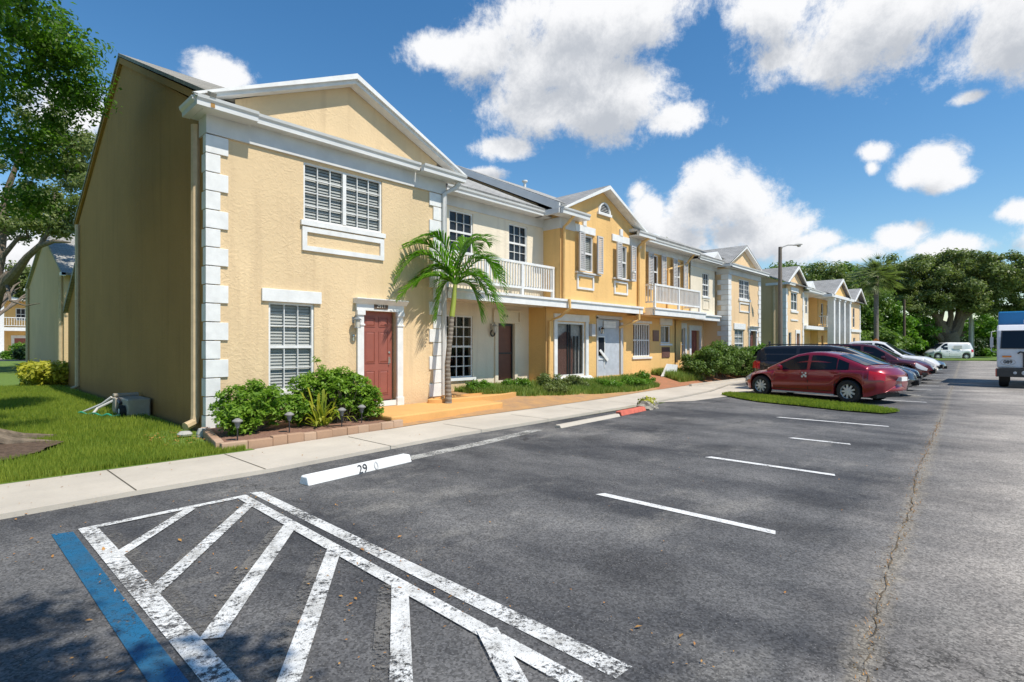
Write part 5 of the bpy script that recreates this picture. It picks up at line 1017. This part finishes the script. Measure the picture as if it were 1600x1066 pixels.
# treeline closing the horizon
sc=[]; rr=np.random.default_rng(5)
for k in range(420):
    px=rr.uniform(-500,2300); d=rr.uniform(150,175); c=pd(px,540,d)
    if abs(px)>1e9: continue
    sc.append((c[0],c[1],rr.uniform(1,9),rr.uniform(3,5),rr.uniform(3,5),rr.uniform(2,3.4)))
p,nn=clumps(sc,30000,.5); leafmesh('distant_trees',p,nn,.75,'farleaf',None,kind='stuff')
# fallen leaves on the asphalt
n=1300; P=np.stack([rng.uniform(-.8,2.9,n),rng.uniform(.9,7.2,n)**1.0,np.full(n,.014)],1); kp=(np.sin(P[:,0]*3.1+1)*np.sin(P[:,1]*2.3+.7)+rng.normal(size=n)*.5)>.15; P=P[kp]; P=np.concatenate([P,np.stack([rng.uniform(2.5,9,80),rng.uniform(1,7,80),np.full(80,.012)],1),np.stack([rng.uniform(-1,6,60),rng.uniform(7.1,8.4,60),np.full(60,.062)],1)]); o=leafmesh('fallen_leaves',P,np.tile([0,0,1.],(len(P),1))+rng.normal(size=(len(P),3))*.25,.0085+.012*(rng.random(len(P))**5),'dryleaf',None,.5,'stuff')
P=[]
for i in range(900):
    k=random.random(); x=2.4+k*12; y=float(np.interp(x,[2.2,3.07,3.9,5.04,6.79,8.6,10.78,14,17.5],[.46,.54,.63,.71,.79,.95,1.05,1.2,1.38])); P.append((x+random.uniform(-.02,.02),y+random.gauss(0,.035),.006))
tufts('crack_weeds',P,.012,'dryleaf',.004,1.5)
# ================================================================ cars
def interp(tab,s): return float(np.interp(s,[p[0] for p in tab],[p[1] for p in tab]))
def smoothtab(tab,s,w=.10):
    return sum(interp(tab,s+k*w) for k in (-1,-.5,0,.5,1))/5
def make_car(name,label,cat,L,W,top,belt,roof,wheels,Rw,paint,side_wins,sill=.2,inset=.20,spokes=8,doors=(),group='cars parked nose in or tail in along the kerb',lamps=(.46,.78),taill=(.50,.80),rails=False,rimmat='rim',ws=None,rw=None,extra=None):
    root=thing(name,label,cat,(0,0,0),group); g0,g1=roof[0][0],roof[-1][0]
    Ra=Rw+.07
    def hw(s):
        w=W/2
        if s<1.0: w*=1-.26*((1-s)/1.0)**2.6
        if s>L-.8: w*=1-.17*((s-L+.8)/.8)**2.4
        return w
    def zb(s):
        z=sill+ (.10*((.5-s)/.5)**2 if s<.5 else 0)+(.14*((s-L+.6)/.6)**2 if s>L-.6 else 0)
        for sw in wheels:
            if abs(s-sw)<Ra: z=max(z,Rw+math.sqrt(Ra*Ra-(s-sw)**2))
        return z
    def zc(s): 
        z=smoothtab(top,s,.08)
        if s<.12: z-= .20*((.12-s)/.12)**2
        if s>L-.14: z-=.12*((s-L+.14)/.14)**2
        return z
    def zs(s): return min(smoothtab(belt,s,.12),zc(s)-.012)
    def sec(s):
        w,b,c,z=hw(s),zb(s),zc(s),zs(s); b=min(b,z-.04); h=z-b
        e=1.0-(.13*((.16-s)/.16)**2 if s<.16 else 0)-(.12*((s-L+.16)/.16)**2 if s>L-.16 else 0)
        w*=e
        return [(0,b+.03),(w*.86,b+.02),(w*.955,b),(w*.985,b+.10*h),(w,b+.40*h),(w*.995,b+.66*h),(w*.972,b+.86*h),(w*.935,z),(w*.80,z+.62*(c-z)),(w*.45,z+.93*(c-z)),(0,c)]
    def PX(s,y,z):
        w=hw(s); x=L/2-s; q=min(1,abs(y)/w)
        if s<.6: x-= (.26*q**2.6+.16*max(0,(z-.52)/.45)**2+.05*max(0,(.42-z)/.2))*(1-s/.6)
        if s>L-.6: x+= (.20*q**2.6+.15*max(0,(z-.62)/.45)**2*(1 if L<4.7 and not rails else .25)+.07*max(0,(.5-z)/.25))*(1-(L-s)/.6)
        return x
    st=sorted(set([0,.02,.05,.09,.13]+list(np.linspace(.18,L-.18,int(L/.075)))+[L-.13,L-.09,L-.05,L-.02,L]+[sw+Ra*k for sw in wheels for k in (-1.001,-.97,-.9,-.8,.8,.9,.97,1.001)]))
    def grid(secs,ss,closed=True):
        mb=MB(); m=len(secs[0])
        for sc,s in zip(secs,ss):
            full=[(-y,z) for y,z in sc[::-1][:-1]]+[(y,z) for y,z in sc] if False else [(y,z) for y,z in sc]+[(-y,z) for y,z in sc[::-1][1:-1]]
            for y,z in full: mb.v.append((PX(s,y,z),y,z))
        n=2*m-2
        for i in range(len(ss)-1):
            for k in range(n): mb.f.append((i*n+k,i*n+(k+1)%n,(i+1)*n+(k+1)%n,(i+1)*n+k))
        for base,sgx in ((0,1),((len(ss)-1)*n,-1)):
            ring=[base+k for k in range(n)]; ctr=[sum(mb.v[q][d] for q in ring)/n for d in range(3)]
            for f,bx in ((.93,.012),(.78,.03),(.5,.045),(.2,.05)):
                o0=len(mb.v)
                for q in ring[:]:
                    pass
                for k in range(n):
                    p=mb.v[base+k]; mb.v.append((ctr[0]+(p[0]-ctr[0])*f+sgx*bx,ctr[1]+(p[1]-ctr[1])*f,ctr[2]+(p[2]-ctr[2])*f))
                nr=[o0+k for k in range(n)]
                mb.f+=[(ring[k],ring[(k+1)%n],nr[(k+1)%n],nr[k]) for k in range(n)]; ring=nr
            mb.f.append(tuple(ring))
        return mb
    body=grid([sec(s) for s in st],st)
    # cabin
    cs=sorted(set(list(np.linspace(g0,g1,46)))); H=max(p[1] for p in roof)
    def rz(s): return smoothtab(roof,s,.05)
    def yside(s,z): b=zs(s); return hw(s)*.925-inset*max(0,z-b)/(H-b)
    def csec(s):
        b=zs(s)-.03; r=max(rz(s),b+.02); yr=yside(s,r-.05)
        return [(0,b),(hw(s)*.925,b),(yside(s,(b+r)/2)+.012,(b+r)/2),(yr,r-.05),(yr-.05,r-.012),(yr*.55,r+.008),(0,r+.014)]
    cb=grid([csec(s) for s in cs],cs); body.add(cb.v,cb.f); bo=body.build('body',paint,root,smooth=True)
    for p in bo.data.polygons: p.use_smooth=True
    bo.data.set_sharp_from_angle(angle=R(62))
    # underbody
    MB().box(-L/2+.35,L/2-.35,-W*.36,W*.36,sill-.03,.62).build('underbody','rubber',root)
    # glass
    def strip(pts_top,pts_bot,sg,off=.008):
        mb=MB(); n=len(pts_top)
        for (s,z) in pts_top+pts_bot: mb.v.append((L/2-s,sg*(yside(s,z)+.012*(1-abs(2*(z-zs(s))/(H-zs(s))-1))+off),z))
        mb.f=[(i,i+1,n+i+1,n+i) for i in range(n-1)]; return mb
    for (a,b) in side_wins:
        for sg in (-1,1):
            ss=np.linspace(a,b,12); tp=[(s,max(zs(s)+.03,min(rz(s)-.085,H-.10))) for s in ss]; bt=[(s,zs(s)+.015) for s in ss]
            strip(tp,bt,sg).build('side_window','carglass',root)
    def screen(sa,sb,nm):
        mb=MB(); ss=np.linspace(sa,sb,8); m=9
        for s in ss:
            c=csec(s); yr=c[4][0]-.035
            for k in range(m):
                t=-1+2*k/(m-1); y=yr*t; z=c[4][1]+(c[6][1]-c[4][1])*(1-abs(t)**1.6)+.014; mb.v.append((L/2-s+(.008 if nm=='windscreen' else -.008),y,z))
        mb.f=[(i*m+k,i*m+k+1,(i+1)*m+k+1,(i+1)*m+k) for i in range(7) for k in range(m-1)]; mb.build(nm,'carglass',root,smooth=True)
    if ws: screen(*ws,'windscreen')
    if rw: screen(*rw,'rear_window')
    # patches on the body surface
    def patch(s0,s1,k0,k1,off,n=8):
        outs=[]
        for sg in (-1,1):
            mb=MB(); m=5; ss=np.linspace(s0,s1,n)
            for s in ss:
                c=sec(s)
                for j in range(m):
                    t=k0+(k1-k0)*j/(m-1); i=min(int(t),9); f=t-i; y=c[i][0]*(1-f)+c[i+1][0]*f; z=c[i][1]*(1-f)+c[i+1][1]*f
                    mb.v.append((PX(s,y,z)+(off if s<.5 else (-off if s>L-.5 else 0)),sg*(y+off),z+off*.2))
            mb.f=[(i*m+j,i*m+j+1,(i+1)*m+j+1,(i+1)*m+j) for i in range(n-1) for j in range(m-1)]; outs.append(mb)
        return outs
    for mb in patch(.02,.52,5.2,7.4,.010): mb.build('headlight','lens',root,smooth=True)
    for mb in patch(L-.40,L,5.0,7.2,.010): mb.build('tail_light','redlens',root,smooth=True)
    for (a,b) in doors:
        for sm,mb in zip((-1,1),patch(a-.018,b+.018,1.9,7.05,.003)): mb.build('door_gap','rubber',root,smooth=True)
        for sm,mb in zip((-1,1),patch(a,b,2.1,6.95,.006)):
            d=mb.build('door',paint,root,smooth=True); s=b-.16; c=sec(s); MB().box(L/2-s-.09,L/2-s+.09,sm*(c[6][0]+.012),sm*(c[6][0]+.035),c[6][1]-.015,c[6][1]+.015).build('handle',paint,d,bevel=.006)
    # nose, grille, bumper trims
    MB().prism([(-W*.13,zc(.05)-.28),(W*.13,zc(.05)-.28),(W*.16,zc(.05)-.12),(-W*.16,zc(.05)-.12)],'x',L/2-.16,L/2+.050).build('grille','rubber',root)
    g=MB(); 
    for k in range(4): z=zc(.05)-.265+k*.042; g.box(L/2+.050,L/2+.056,-W*.13,W*.13,z,z+.012)
    g.build('grille_bars','chrome',root)
    for mb in patch(.0,.16,2.3,4.1,.006): mb.build('bumper_intake','rubber',root,smooth=True)
    MB().box(PX(L,0,zc(L-.05)-.2)-.058,-L/2+.2,-.16,.16,zc(L-.05)-.27,zc(L-.05)-.16).build('licence_plate','white',root)
    for sg in (-1,1):
        s=g0+.42*(1 if ws else .2)+.1; z=zs(s)+.07; y=hw(s)*.93
        MB().tube([(L/2-s,sg*y,z-.03),(L/2-s,sg*(y+.10),z)],.02,6).lathe([(0,-.09),(.07,-.07),(.085,0),(.07,.05),(0,.06)],(L/2-s,sg*(y+.15),z+.02),'x',12).build('wing_mirror',paint,root,smooth=True)
        MB().box(L/2-wheels[0]-Ra,L/2-wheels[1]+Ra,sg*W*.47,sg*W*.487,sill-.02,sill+.02).build('sill_trim','greypaint' if not rails else 'rubber',root)
    for sw in wheels:
        for sg in (-1,1):
            cx,cy=L/2-sw,sg*(W/2-.115)
            pr=[(Rw*.60,-.10),(Rw*.90,-.105),(Rw*.975,-.085),(Rw,-.05),(Rw,.05),(Rw*.975,.085),(Rw*.90,.105),(Rw*.62,.10)]
            wl=MB().lathe(pr,(cx,cy,Rw),'y',28).build('wheel','rubber',root,smooth=True)
            MB().lathe([(0,.02),(Rw*.6,.02),(Rw*.6,-.02)],(cx,cy,Rw),'y',20).build('brake_disc','black',wl)
            rm=MB(); yo=cy+sg*.075
            rm.lathe([(Rw*.62,-.06),(Rw*.71,.0),(Rw*.68,.012),(Rw*.62,.0),(Rw*.60,-.06)],(cx,yo,Rw),'y',28); rm.lathe([(0,sg*.018),(.05,sg*.016),(.06,0)],(cx,yo,Rw),'y',14)
            for k in range(spokes):
                a=k*2*math.pi/spokes; ca,sa=math.cos(a),math.sin(a); w0,w1=.030,.022 if spokes>6 else .04
                def pt(r,w,yy): return (cx+r*ca-w*sa,yy,Rw+r*sa+w*ca)
                rm.add([pt(.03,-w0,yo+sg*.014),pt(.03,w0,yo+sg*.014),pt(Rw*.66,w1,yo),pt(Rw*.66,-w1,yo),pt(.03,-w0,yo-sg*.02),pt(.03,w0,yo-sg*.02),pt(Rw*.66,w1,yo-sg*.03),pt(Rw*.66,-w1,yo-sg*.03)],[(0,1,2,3),(0,3,7,4),(1,5,6,2),(4,7,6,5)])
            rm.build('rim',rimmat,wl,smooth=True)
    if rails and name=='parked_minivan':
        for sg in (-1,1):
            y=sg*(yside((g0+g1)/2,H-.05)-.07); a=L/2-(g0+1.1); b=L/2-(g1-.5); MB().tube([(a,y,H-.01),(a-.12,y,H+.04),(b+.12,y,H+.04),(b,y,H-.01)],.018,6).build('roof_rail','black',root)
    if extra: extra(root,L,W,sec,hw,zs,zc,patch)
    return root
def place(o,x,y,head): o.location=(x,y,0); o.rotation_euler=(0,0,R(head)); return o
P_red=carpaint('dark_red_car_paint',(.25,.006,.020),.3); P_blk=carpaint('black_car_paint',(.012,.012,.016)); P_wht=carpaint('white_car_paint',(.72,.72,.72),.0); P_mar=carpaint('maroon_car_paint',(.10,.015,.018)); P_navy=carpaint('dark_blue_car_paint',(.015,.025,.05)); P_grey=carpaint('grey_blue_car_paint',(.16,.19,.23),.6); P_brz=carpaint('dark_bronze_car_paint',(.025,.02,.019))
def sedan(name,label,paint,**k):
    return make_car(name,label,'car',4.62,1.78,[(0,.58),(.12,.66),(.45,.77),(1.1,.90),(1.45,.94),(3.8,1.02),(4.35,1.03),(4.55,1.0),(4.62,.92)],[(0,.52),(.5,.66),(1.2,.80),(1.5,.85),(3.0,.90),(4.0,.93),(4.62,.86)],
      [(1.12,.92),(1.55,1.13),(2.05,1.36),(2.4,1.425),(2.75,1.43),(3.2,1.36),(3.7,1.18),(4.15,1.02)],(.93,3.63),.325,paint,[(1.55,2.42),(2.52,3.28),(3.31,3.62)],doors=((1.42,2.48),(2.50,3.42)),ws=(1.2,2.05),rw=(3.25,4.02),**k)
def redextra(root,L,W,sec,hw,zs,zc,patch):
    # small white flower decal cluster on the near door (both hands of the car stay plain otherwise)
    s=2.38; y=hw(s)*.985+.02; mb=MB()
    for (dx,dz) in ((-.05,.05),(.05,.05),(-.05,-.04),(.055,-.05),(0,0)):
        n=10; c=(L/2-s+dx,0,.74+dz); mb.add([(c[0]+.034*math.cos(a),y,c[2]+.034*math.sin(a)) for a in np.linspace(0,6.283,n+1)[:-1]],[tuple(range(n))])
    mb.build('door_decal','white',root)
o=sedan('parked_car','dark red sedan nearest the camera, parked beside the grass island',P_red,spokes=9,extra=redextra)
# line through the two near-side wheel contacts seen in the photo
a=Vector((17.62,3.52,0)); b=Vector((18.36,6.12,0)); dr_=(b-a).normalized(); hd_=math.degrees(math.atan2(dr_.y,dr_.x)); mid=(a+b)/2
rt=Vector((dr_.y,-dr_.x,0)); cpos=mid+rt*(1.78/2-.01)+dr_*((.93+3.63)/2-4.62/2)
place(o,cpos.x,cpos.y,hd_)
def van_(name,label,paint,L=5.0,H=1.70,**k):
    return make_car(name,label,'minivan',L,1.96,[(0,.66),(.15,.80),(.5,.95),(1.1,1.06),(1.4,1.10),(L,1.12)],[(0,.58),(.5,.78),(1.2,.93),(1.6,.98),(3.5,1.03),(L,1.06)],
      [(.85,1.0),(1.4,1.30),(1.95,H-.08),(2.4,H-.01),(3.2,H),(L-.6,H-.03),(L-.32,H-.10),(L-.08,1.12)],(.98,3.98),.345,paint,[(1.35,2.15),(2.28,3.25),(3.36,L-.32)],doors=((1.35,2.22),(2.24,3.30)),ws=(.95,1.9),rw=(L-.30,L-.12),rails=True,**k)
o=van_('parked_minivan','black minivan with roof rails directly behind the red sedan',P_brz,H=1.62); place(o,21.55,4.85,-90)
o=sedan('parked_car','white sedan squeezed between the black minivan and the dark blue sedan',P_wht,spokes=10); place(o,24.1,4.95,-90)
o=sedan('parked_car','dark blue sedan with bright grille, between the white sedan and the maroon SUV',P_navy,spokes=7); place(o,26.7,5.15,-90)
def suv(name,label,paint,cat='SUV',L=4.75,H=1.70,**k):
    return make_car(name,label,cat,L,1.9,[(0,.74),(.12,.86),(.5,.99),(1.15,1.07),(1.5,1.09),(L,1.14)],[(0,.62),(.5,.86),(1.2,.98),(3.5,1.06),(L,1.06)],
      [(1.15,1.05),(1.6,1.34),(2.05,H-.09),(2.5,H-.01),(3.1,H),(L-.7,H-.05),(L-.4,H-.14),(L-.1,1.16)],(.95,3.72),.37,paint,[(1.65,2.45),(2.57,3.4),(3.5,L-.42)],sill=.28,doors=((1.5,2.5),(2.52,3.5)),ws=(1.24,2.0),rw=(L-.38,L-.14),**k)
o=suv('parked_suv','maroon SUV with its nose out, fifth in the row',P_mar,H=1.70); place(o,29.3,5.0,-90)
o=make_car('parked_pickup','tall white pickup with its nose out beside the maroon SUV','pickup',5.4,1.94,[(0,.86),(.12,1.0),(.5,1.10),(1.3,1.16),(1.6,1.18),(5.4,1.2)],[(0,.75),(.5,1.0),(1.2,1.1),(5.4,1.14)],
   [(1.3,1.12),(1.7,1.42),(2.1,1.74),(2.45,1.83),(3.3,1.84),(3.62,1.78),(3.8,1.18)],(1.0,4.1),.40,P_wht,[(1.7,2.5),(2.6,3.5)],sill=.36,doors=((1.6,2.55),(2.57,3.6)),ws=(1.38,2.08),rw=(3.62,3.76),group='cars parked nose in or tail in along the kerb',rails=True,spokes=6); place(o,32.0,5.3,-90)
o=suv('parked_suv','dark grey SUV between the white pickup and the pale blue car',P_grey,H=1.66); place(o,36.0,5.6,-90)
o=sedan('parked_car','pale blue-grey sedan at the far end of the row before the white van',P_grey,spokes=9); place(o,40.5,5.4,-90)
# white panel van
def panel(root,L,W,sec,hw,zs,zc,patch):
    for sg in (-1,1): MB().box(L/2-3.3,L/2-2.5,sg*.975,sg*.985,1.20,1.62).build('side_lettering_panel','greypaint',root)
o=make_car('parked_van','white panel van parked side on at the end of the lot under the oak','van',4.7,1.95,[(0,.85),(.15,1.0),(.9,1.2),(4.7,1.25)],[(0,.7),(.5,.95),(1.0,1.1),(4.7,1.15)],[(.75,1.15),(1.3,1.62),(1.7,1.93),(2.1,1.98),(4.4,1.96),(4.62,1.85),(4.7,1.2)],(.95,3.75),.36,P_wht,[(1.3,1.95)],ws=(.82,1.6),doors=((1.05,2.05),(2.1,3.1)),group='vans and trucks',inset=.12,extra=panel)
c=pd(1480,561,63); place(o,c[0]+1,c[1],118)
# ================================================================ truck facing the camera on the right
root=thing('cab_truck','white cab-over utility truck with blue body coming up the lane at the right edge','truck',(28.2,-.55,0),'vans and trucks')
yl=.62; yr=-1.75; xf=28.2
mb=MB(); pr=[(xf,.75),(xf+.02,1.45),(xf+.14,2.2),(xf+.32,2.42),(xf+1.9,2.46),(xf+1.9,.75)]; mb.prism(pr,'y',yr,yl) if False else None
mb.v=[(x,y,z) for y in (yr,yl) for x,z in pr]; mb.f=[tuple(range(6)),tuple(range(6,12))]+[(i,(i+1)%6,6+(i+1)%6,6+i) for i in range(6)]; mb.build('cab','truckwhite',root,bevel=.06)
MB().add([(xf-.012,yr+.1,1.50),(xf-.012,yl-.1,1.50),(xf+.115,yl-.13,2.20),(xf+.115,yr+.13,2.20)],[(0,1,2,3)]).build('windscreen_seal','black',root)
w=MB().add([(xf-.022,yr+.14,1.53),(xf-.022,yl-.14,1.53),(xf+.102,yl-.17,2.16),(xf+.102,yr+.17,2.16)],[(0,1,2,3)]).build('windscreen','carglass',root)
MB().box(xf-.16,xf+.1,yr-.05,yl+.03,.42,.74).build('bumper','black',root,bevel=.02); MB().box(xf-.165,xf-.155,yl-.0,yl+.035,.44,.72).build('marker','redpaint',root)
MB().box(xf-.04,xf,yl-.42,yl-.16,1.17,1.23).build('indicator','amber',root); MB().box(xf-.05,xf,-1.05,-.12,.78,1.35).build('grille','black',root)
g=MB(); 
for k in range(7): g.box(xf-.06,xf-.05,-1.0,-.17,.82+k*.07,.84+k*.07)
g.build('grille_bars','chrome',root)
for y in (-.16,-.98): MB().lathe([(0,-.03),(.075,-.025),(.085,0)],(xf-.16,y,.58),'x',14).build('headlight','lens',root)
MB().lathe([(.0,-.03),(.05,-.025),(.055,0)],(xf-.16,.10,.58),'x',12).build('fog_lamp','lens',root)
for sg,y in ((1,yl),(-1,yr)):
    m=MB().tube([(xf+.3,y,2.2),(xf+.12,y+sg*.16,2.15),(xf+.12,y+sg*.16,1.4),(xf+.3,y,1.35)],.018,6).box(xf+.1,xf+.16,y+sg*.10,y+sg*.20,1.55,1.95); m.build('wing_mirror','greypaint',root)
    for xx in (xf+.75,xf+4.6):
        cy=y-sg*.20; wl=MB().lathe([(.2,-.14),(.40,-.15),(.44,-.12),(.45,0),(.44,.12),(.40,.15),(.2,.14)],(xx,cy,.45),'y',24).build('wheel','rubber',root,smooth=True); MB().lathe([(0,sg*.10),(.2,sg*.09),(.26,sg*.14),(.27,sg*.10)],(xx,cy,.45),'y',20).build('rim','rim',wl,smooth=True)
MB().box(xf+1.9,xf+5.6,yr+.3,yl-.3,.55,.85).build('chassis','black',root); MB().box(xf+2.1,xf+6.2,yr+.0,yl-.0,.9,3.02).build('cargo_body','bluepanel',root,bevel=.05); MB().box(xf+.5,xf+1.6,-.95,-.15,2.46,2.66).build('roof_unit','truckwhite',root,bevel=.04)
tm=Matrix.Translation((xf-.012,yl-.32,.985))@Matrix.Rotation(R(-90),4,'Z')@Matrix.Rotation(R(90),4,'X'); text('badge','089',.17,'bluesign',root,tm,.002,.004)
mb=MB(); rg=[(yl-.32+.21*math.cos(a)*(1),.985+.115*math.sin(a)) for a in np.linspace(0,6.283,25)]; mb.tube([(xf-.01,y,z) for y,z in rg],.010,5); mb.build('badge_ring','greypaint',root)
MB().box(xf-.006,xf,yl-.52,yl-.12,.80,.825).build('badge_stripe','greypaint',root)
MB().tube([(xf-.03,.02,1.32),(xf-.06,-.05,1.38),(xf-.06,-.2,1.34)],.03,6).build('grab_handle','black',root)
# ================================================================ lamp, poles, signs
lx,ly,_=pd(1219,540,28); zt=pd(1219,386,28)[2]; zb_=0
root=thing('street_lamp','tall brown concrete street lamp with a curved arm in front of the second row','street lamp',(lx,ly,.1))
MB().tube([(lx,ly,0),(lx,ly,zt*.5),(lx,ly,zt)],[.13,.115,.085],12).build('pole','lamppole',root,smooth=True)
arm=[Vector(pd(1219,392,28)),Vector(pd(1223,386,28)),Vector(pd(1231,383,28)),Vector(pd(1241,383,28))]; MB().tube(arm,[.035,.03,.028,.028],8).build('arm','conc_grey',root,smooth=True)
hdm=MB(); a=Vector(pd(1239,383.5,28)); b=Vector(pd(1254,382,28)); d=(b-a).normalized(); nrm=Vector((-d.y,d.x,0)).normalized()
rings=[(0,.04,.03),(.12,.09,.06),(.3,.13,.08),(.48,.11,.06),(.58,.03,.02)]; m=10; L_=(b-a).length/.58
for (t,ww,hh) in rings:
    for k in range(m): an=2*math.pi*k/m; p=a+d*t*L_+nrm*ww*math.cos(an)+Vector((0,0,hh*math.sin(an)*(1 if math.sin(an)>0 else .5))); hdm.v.append(tuple(p))
for i in range(4):
    for k in range(m): hdm.f.append((i*m+k,i*m+(k+1)%m,(i+1)*m+(k+1)%m,(i+1)*m+k))
hl_=hdm.build('lamp_head','conc_grey',root,smooth=True); MB().lathe([(.1,0),(.09,-.06),(0,-.09)],tuple(a+d*.36*L_+Vector((0,0,-.03))),'z',12).build('lamp_lens','lampglass',hl_,smooth=True)
def pole(name,label,px,pyt,d,r,mat,cat='pole',yb=0):
    c=pd(px,540,d); z=pd(px,pyt,d)[2]; o=thing(name,label,cat,(c[0],c[1],0)); MB().tube([(c[0],c[1],-.1),(c[0],c[1],z)],[r,r*.8],10).build('shaft',mat,o,smooth=True); return o,c
pole('utility_pole','dark wooden pole left of the white house',1413,468,62,.15,'wood')
pole('utility_pole','pale green-grey pole right of the oak trunk',1517,488,71,.24,'greypaint'); pole('utility_pole','thin grey pole just right of the pale green-grey one',1521,500,71,.09,'conc_grey')
o,c=pole('warning_sign','orange sign on a white post in front of the cabbage palm trunk',1369,533,46,.07,'white','sign'); z=pd(1369,532.5,46)[2]
MB().prism([(c[1]-.26,z),(c[1],z-.22),(c[1]+.26,z),(c[1],z+.22)],'x',c[0]-.08,c[0]-.06).build('sign_plate','amber',o)
c=pd(1344,535,60); o=thing('board_frame','white framed dark board standing past the farthest townhouse','board',(c[0],c[1],0)); a=pd(1336,527,60); b=pd(1352,545,60)
dv=Vector((a[0]-b[0],a[1]-b[1],0)).normalized(); f=MB()
def ob_(mb,p,q,z0,z1,t=.04): 
    p=Vector((p[0],p[1],0));q=Vector((q[0],q[1],0)); n=Vector((-(q-p).y,(q-p).x,0)).normalized()*t; mb.prism([tuple((p-n).xy),tuple((q-n).xy),tuple((q+n).xy),tuple((p+n).xy)],'z',z0,z1)
ob_(f,a,b,a[2]-.08,a[2],.05); A3=Vector((a[0],a[1],0)); B3=Vector((b[0],b[1],0)); ob_(f,A3,A3-dv*.1,0,a[2]-.08,.05); ob_(f,B3,B3+dv*.1,0,a[2]-.08,.05); f.build('frame','white',o); g=MB(); ob_(g,A3-dv*.1,B3+dv*.1,.5,a[2]-.08,.02); g.build('panel','conc_grey',o)
# ---- hose reel box at the end wall
bx0=(2.62,14.2); root=thing('hose_reel_box','beige plastic hose reel box standing on the lawn against the shaded end wall','hose reel',(2.9,14.5,.1))
x0,x1,y0,y1,z0,z1=2.90,3.33,14.0,15.0,.06,.46
MB().box(x0,x1,y0,y1,z0,z1).build('cabinet','condenser',root,bevel=.03); MB().box(x0-.06,x1,y0+.95,y1+.08,z1,z1+.07).build('lid','condenser',root,bevel=.02); MB().box(x0-.09,x0-.004,y1-.34,y1-.02,z0,z1-.01).build('column','condenser',root,bevel=.02)
MB().tube([(x0-.03,14.75,.44),(x0-.03,14.45,.34)],.035,8).build('crank','black',root); wl=MB().lathe([(.08,-.05),(.12,-.06),(.135,0),(.12,.05),(.08,.05)],(x0-.06,14.2,.2),'x',18).build('wheel','rubber',root,smooth=True); MB().lathe([(0,-.06),(.055,-.055),(.06,0)],(x0-.06,14.2,.2),'x',12).build('hub','white',wl)
MB().tube([(x0-.1,y1-.05,.46),(x0-.25,y1+.1,.3),(2.35,15.5,.10)],.028,8).tube([(x0-.08,y1-.1,.38),(2.55,15.0,.22),(2.42,14.8,.10)],.028,8).build('handle_frame','greypaint',root,smooth=True)
t=np.linspace(0,1,30); tag(MB().tube([(2.25+.5*s,15.2-1.3*s+.08*math.sin(s*9),.13+.02*math.sin(s*20)) for s in t],.02,6).build('garden_hose','hose',smooth=True,origin=(2.25,15.2,.12)),'green hose lying in the grass before the hose reel box','hose')
root=thing('drain_stone','pale splash stone at the foot of the corner quoins','stone',(2.95,10.55,.08)); MB().lathe([(.11,0),(.12,.03),(.08,.07),(0,.08)],(3.0,10.5,.07),'z',9).build('stone','conc_grey',root)
P=np.stack([rng.uniform(2.4,3.1,90),rng.uniform(9.3,11.0,90),np.full(90,.10)],1); leafmesh('dry_litter',P,np.tile([0,0,1.],(90,1))+rng.normal(size=(90,3))*.3,.022,'dryleaf',None,.4,'stuff')
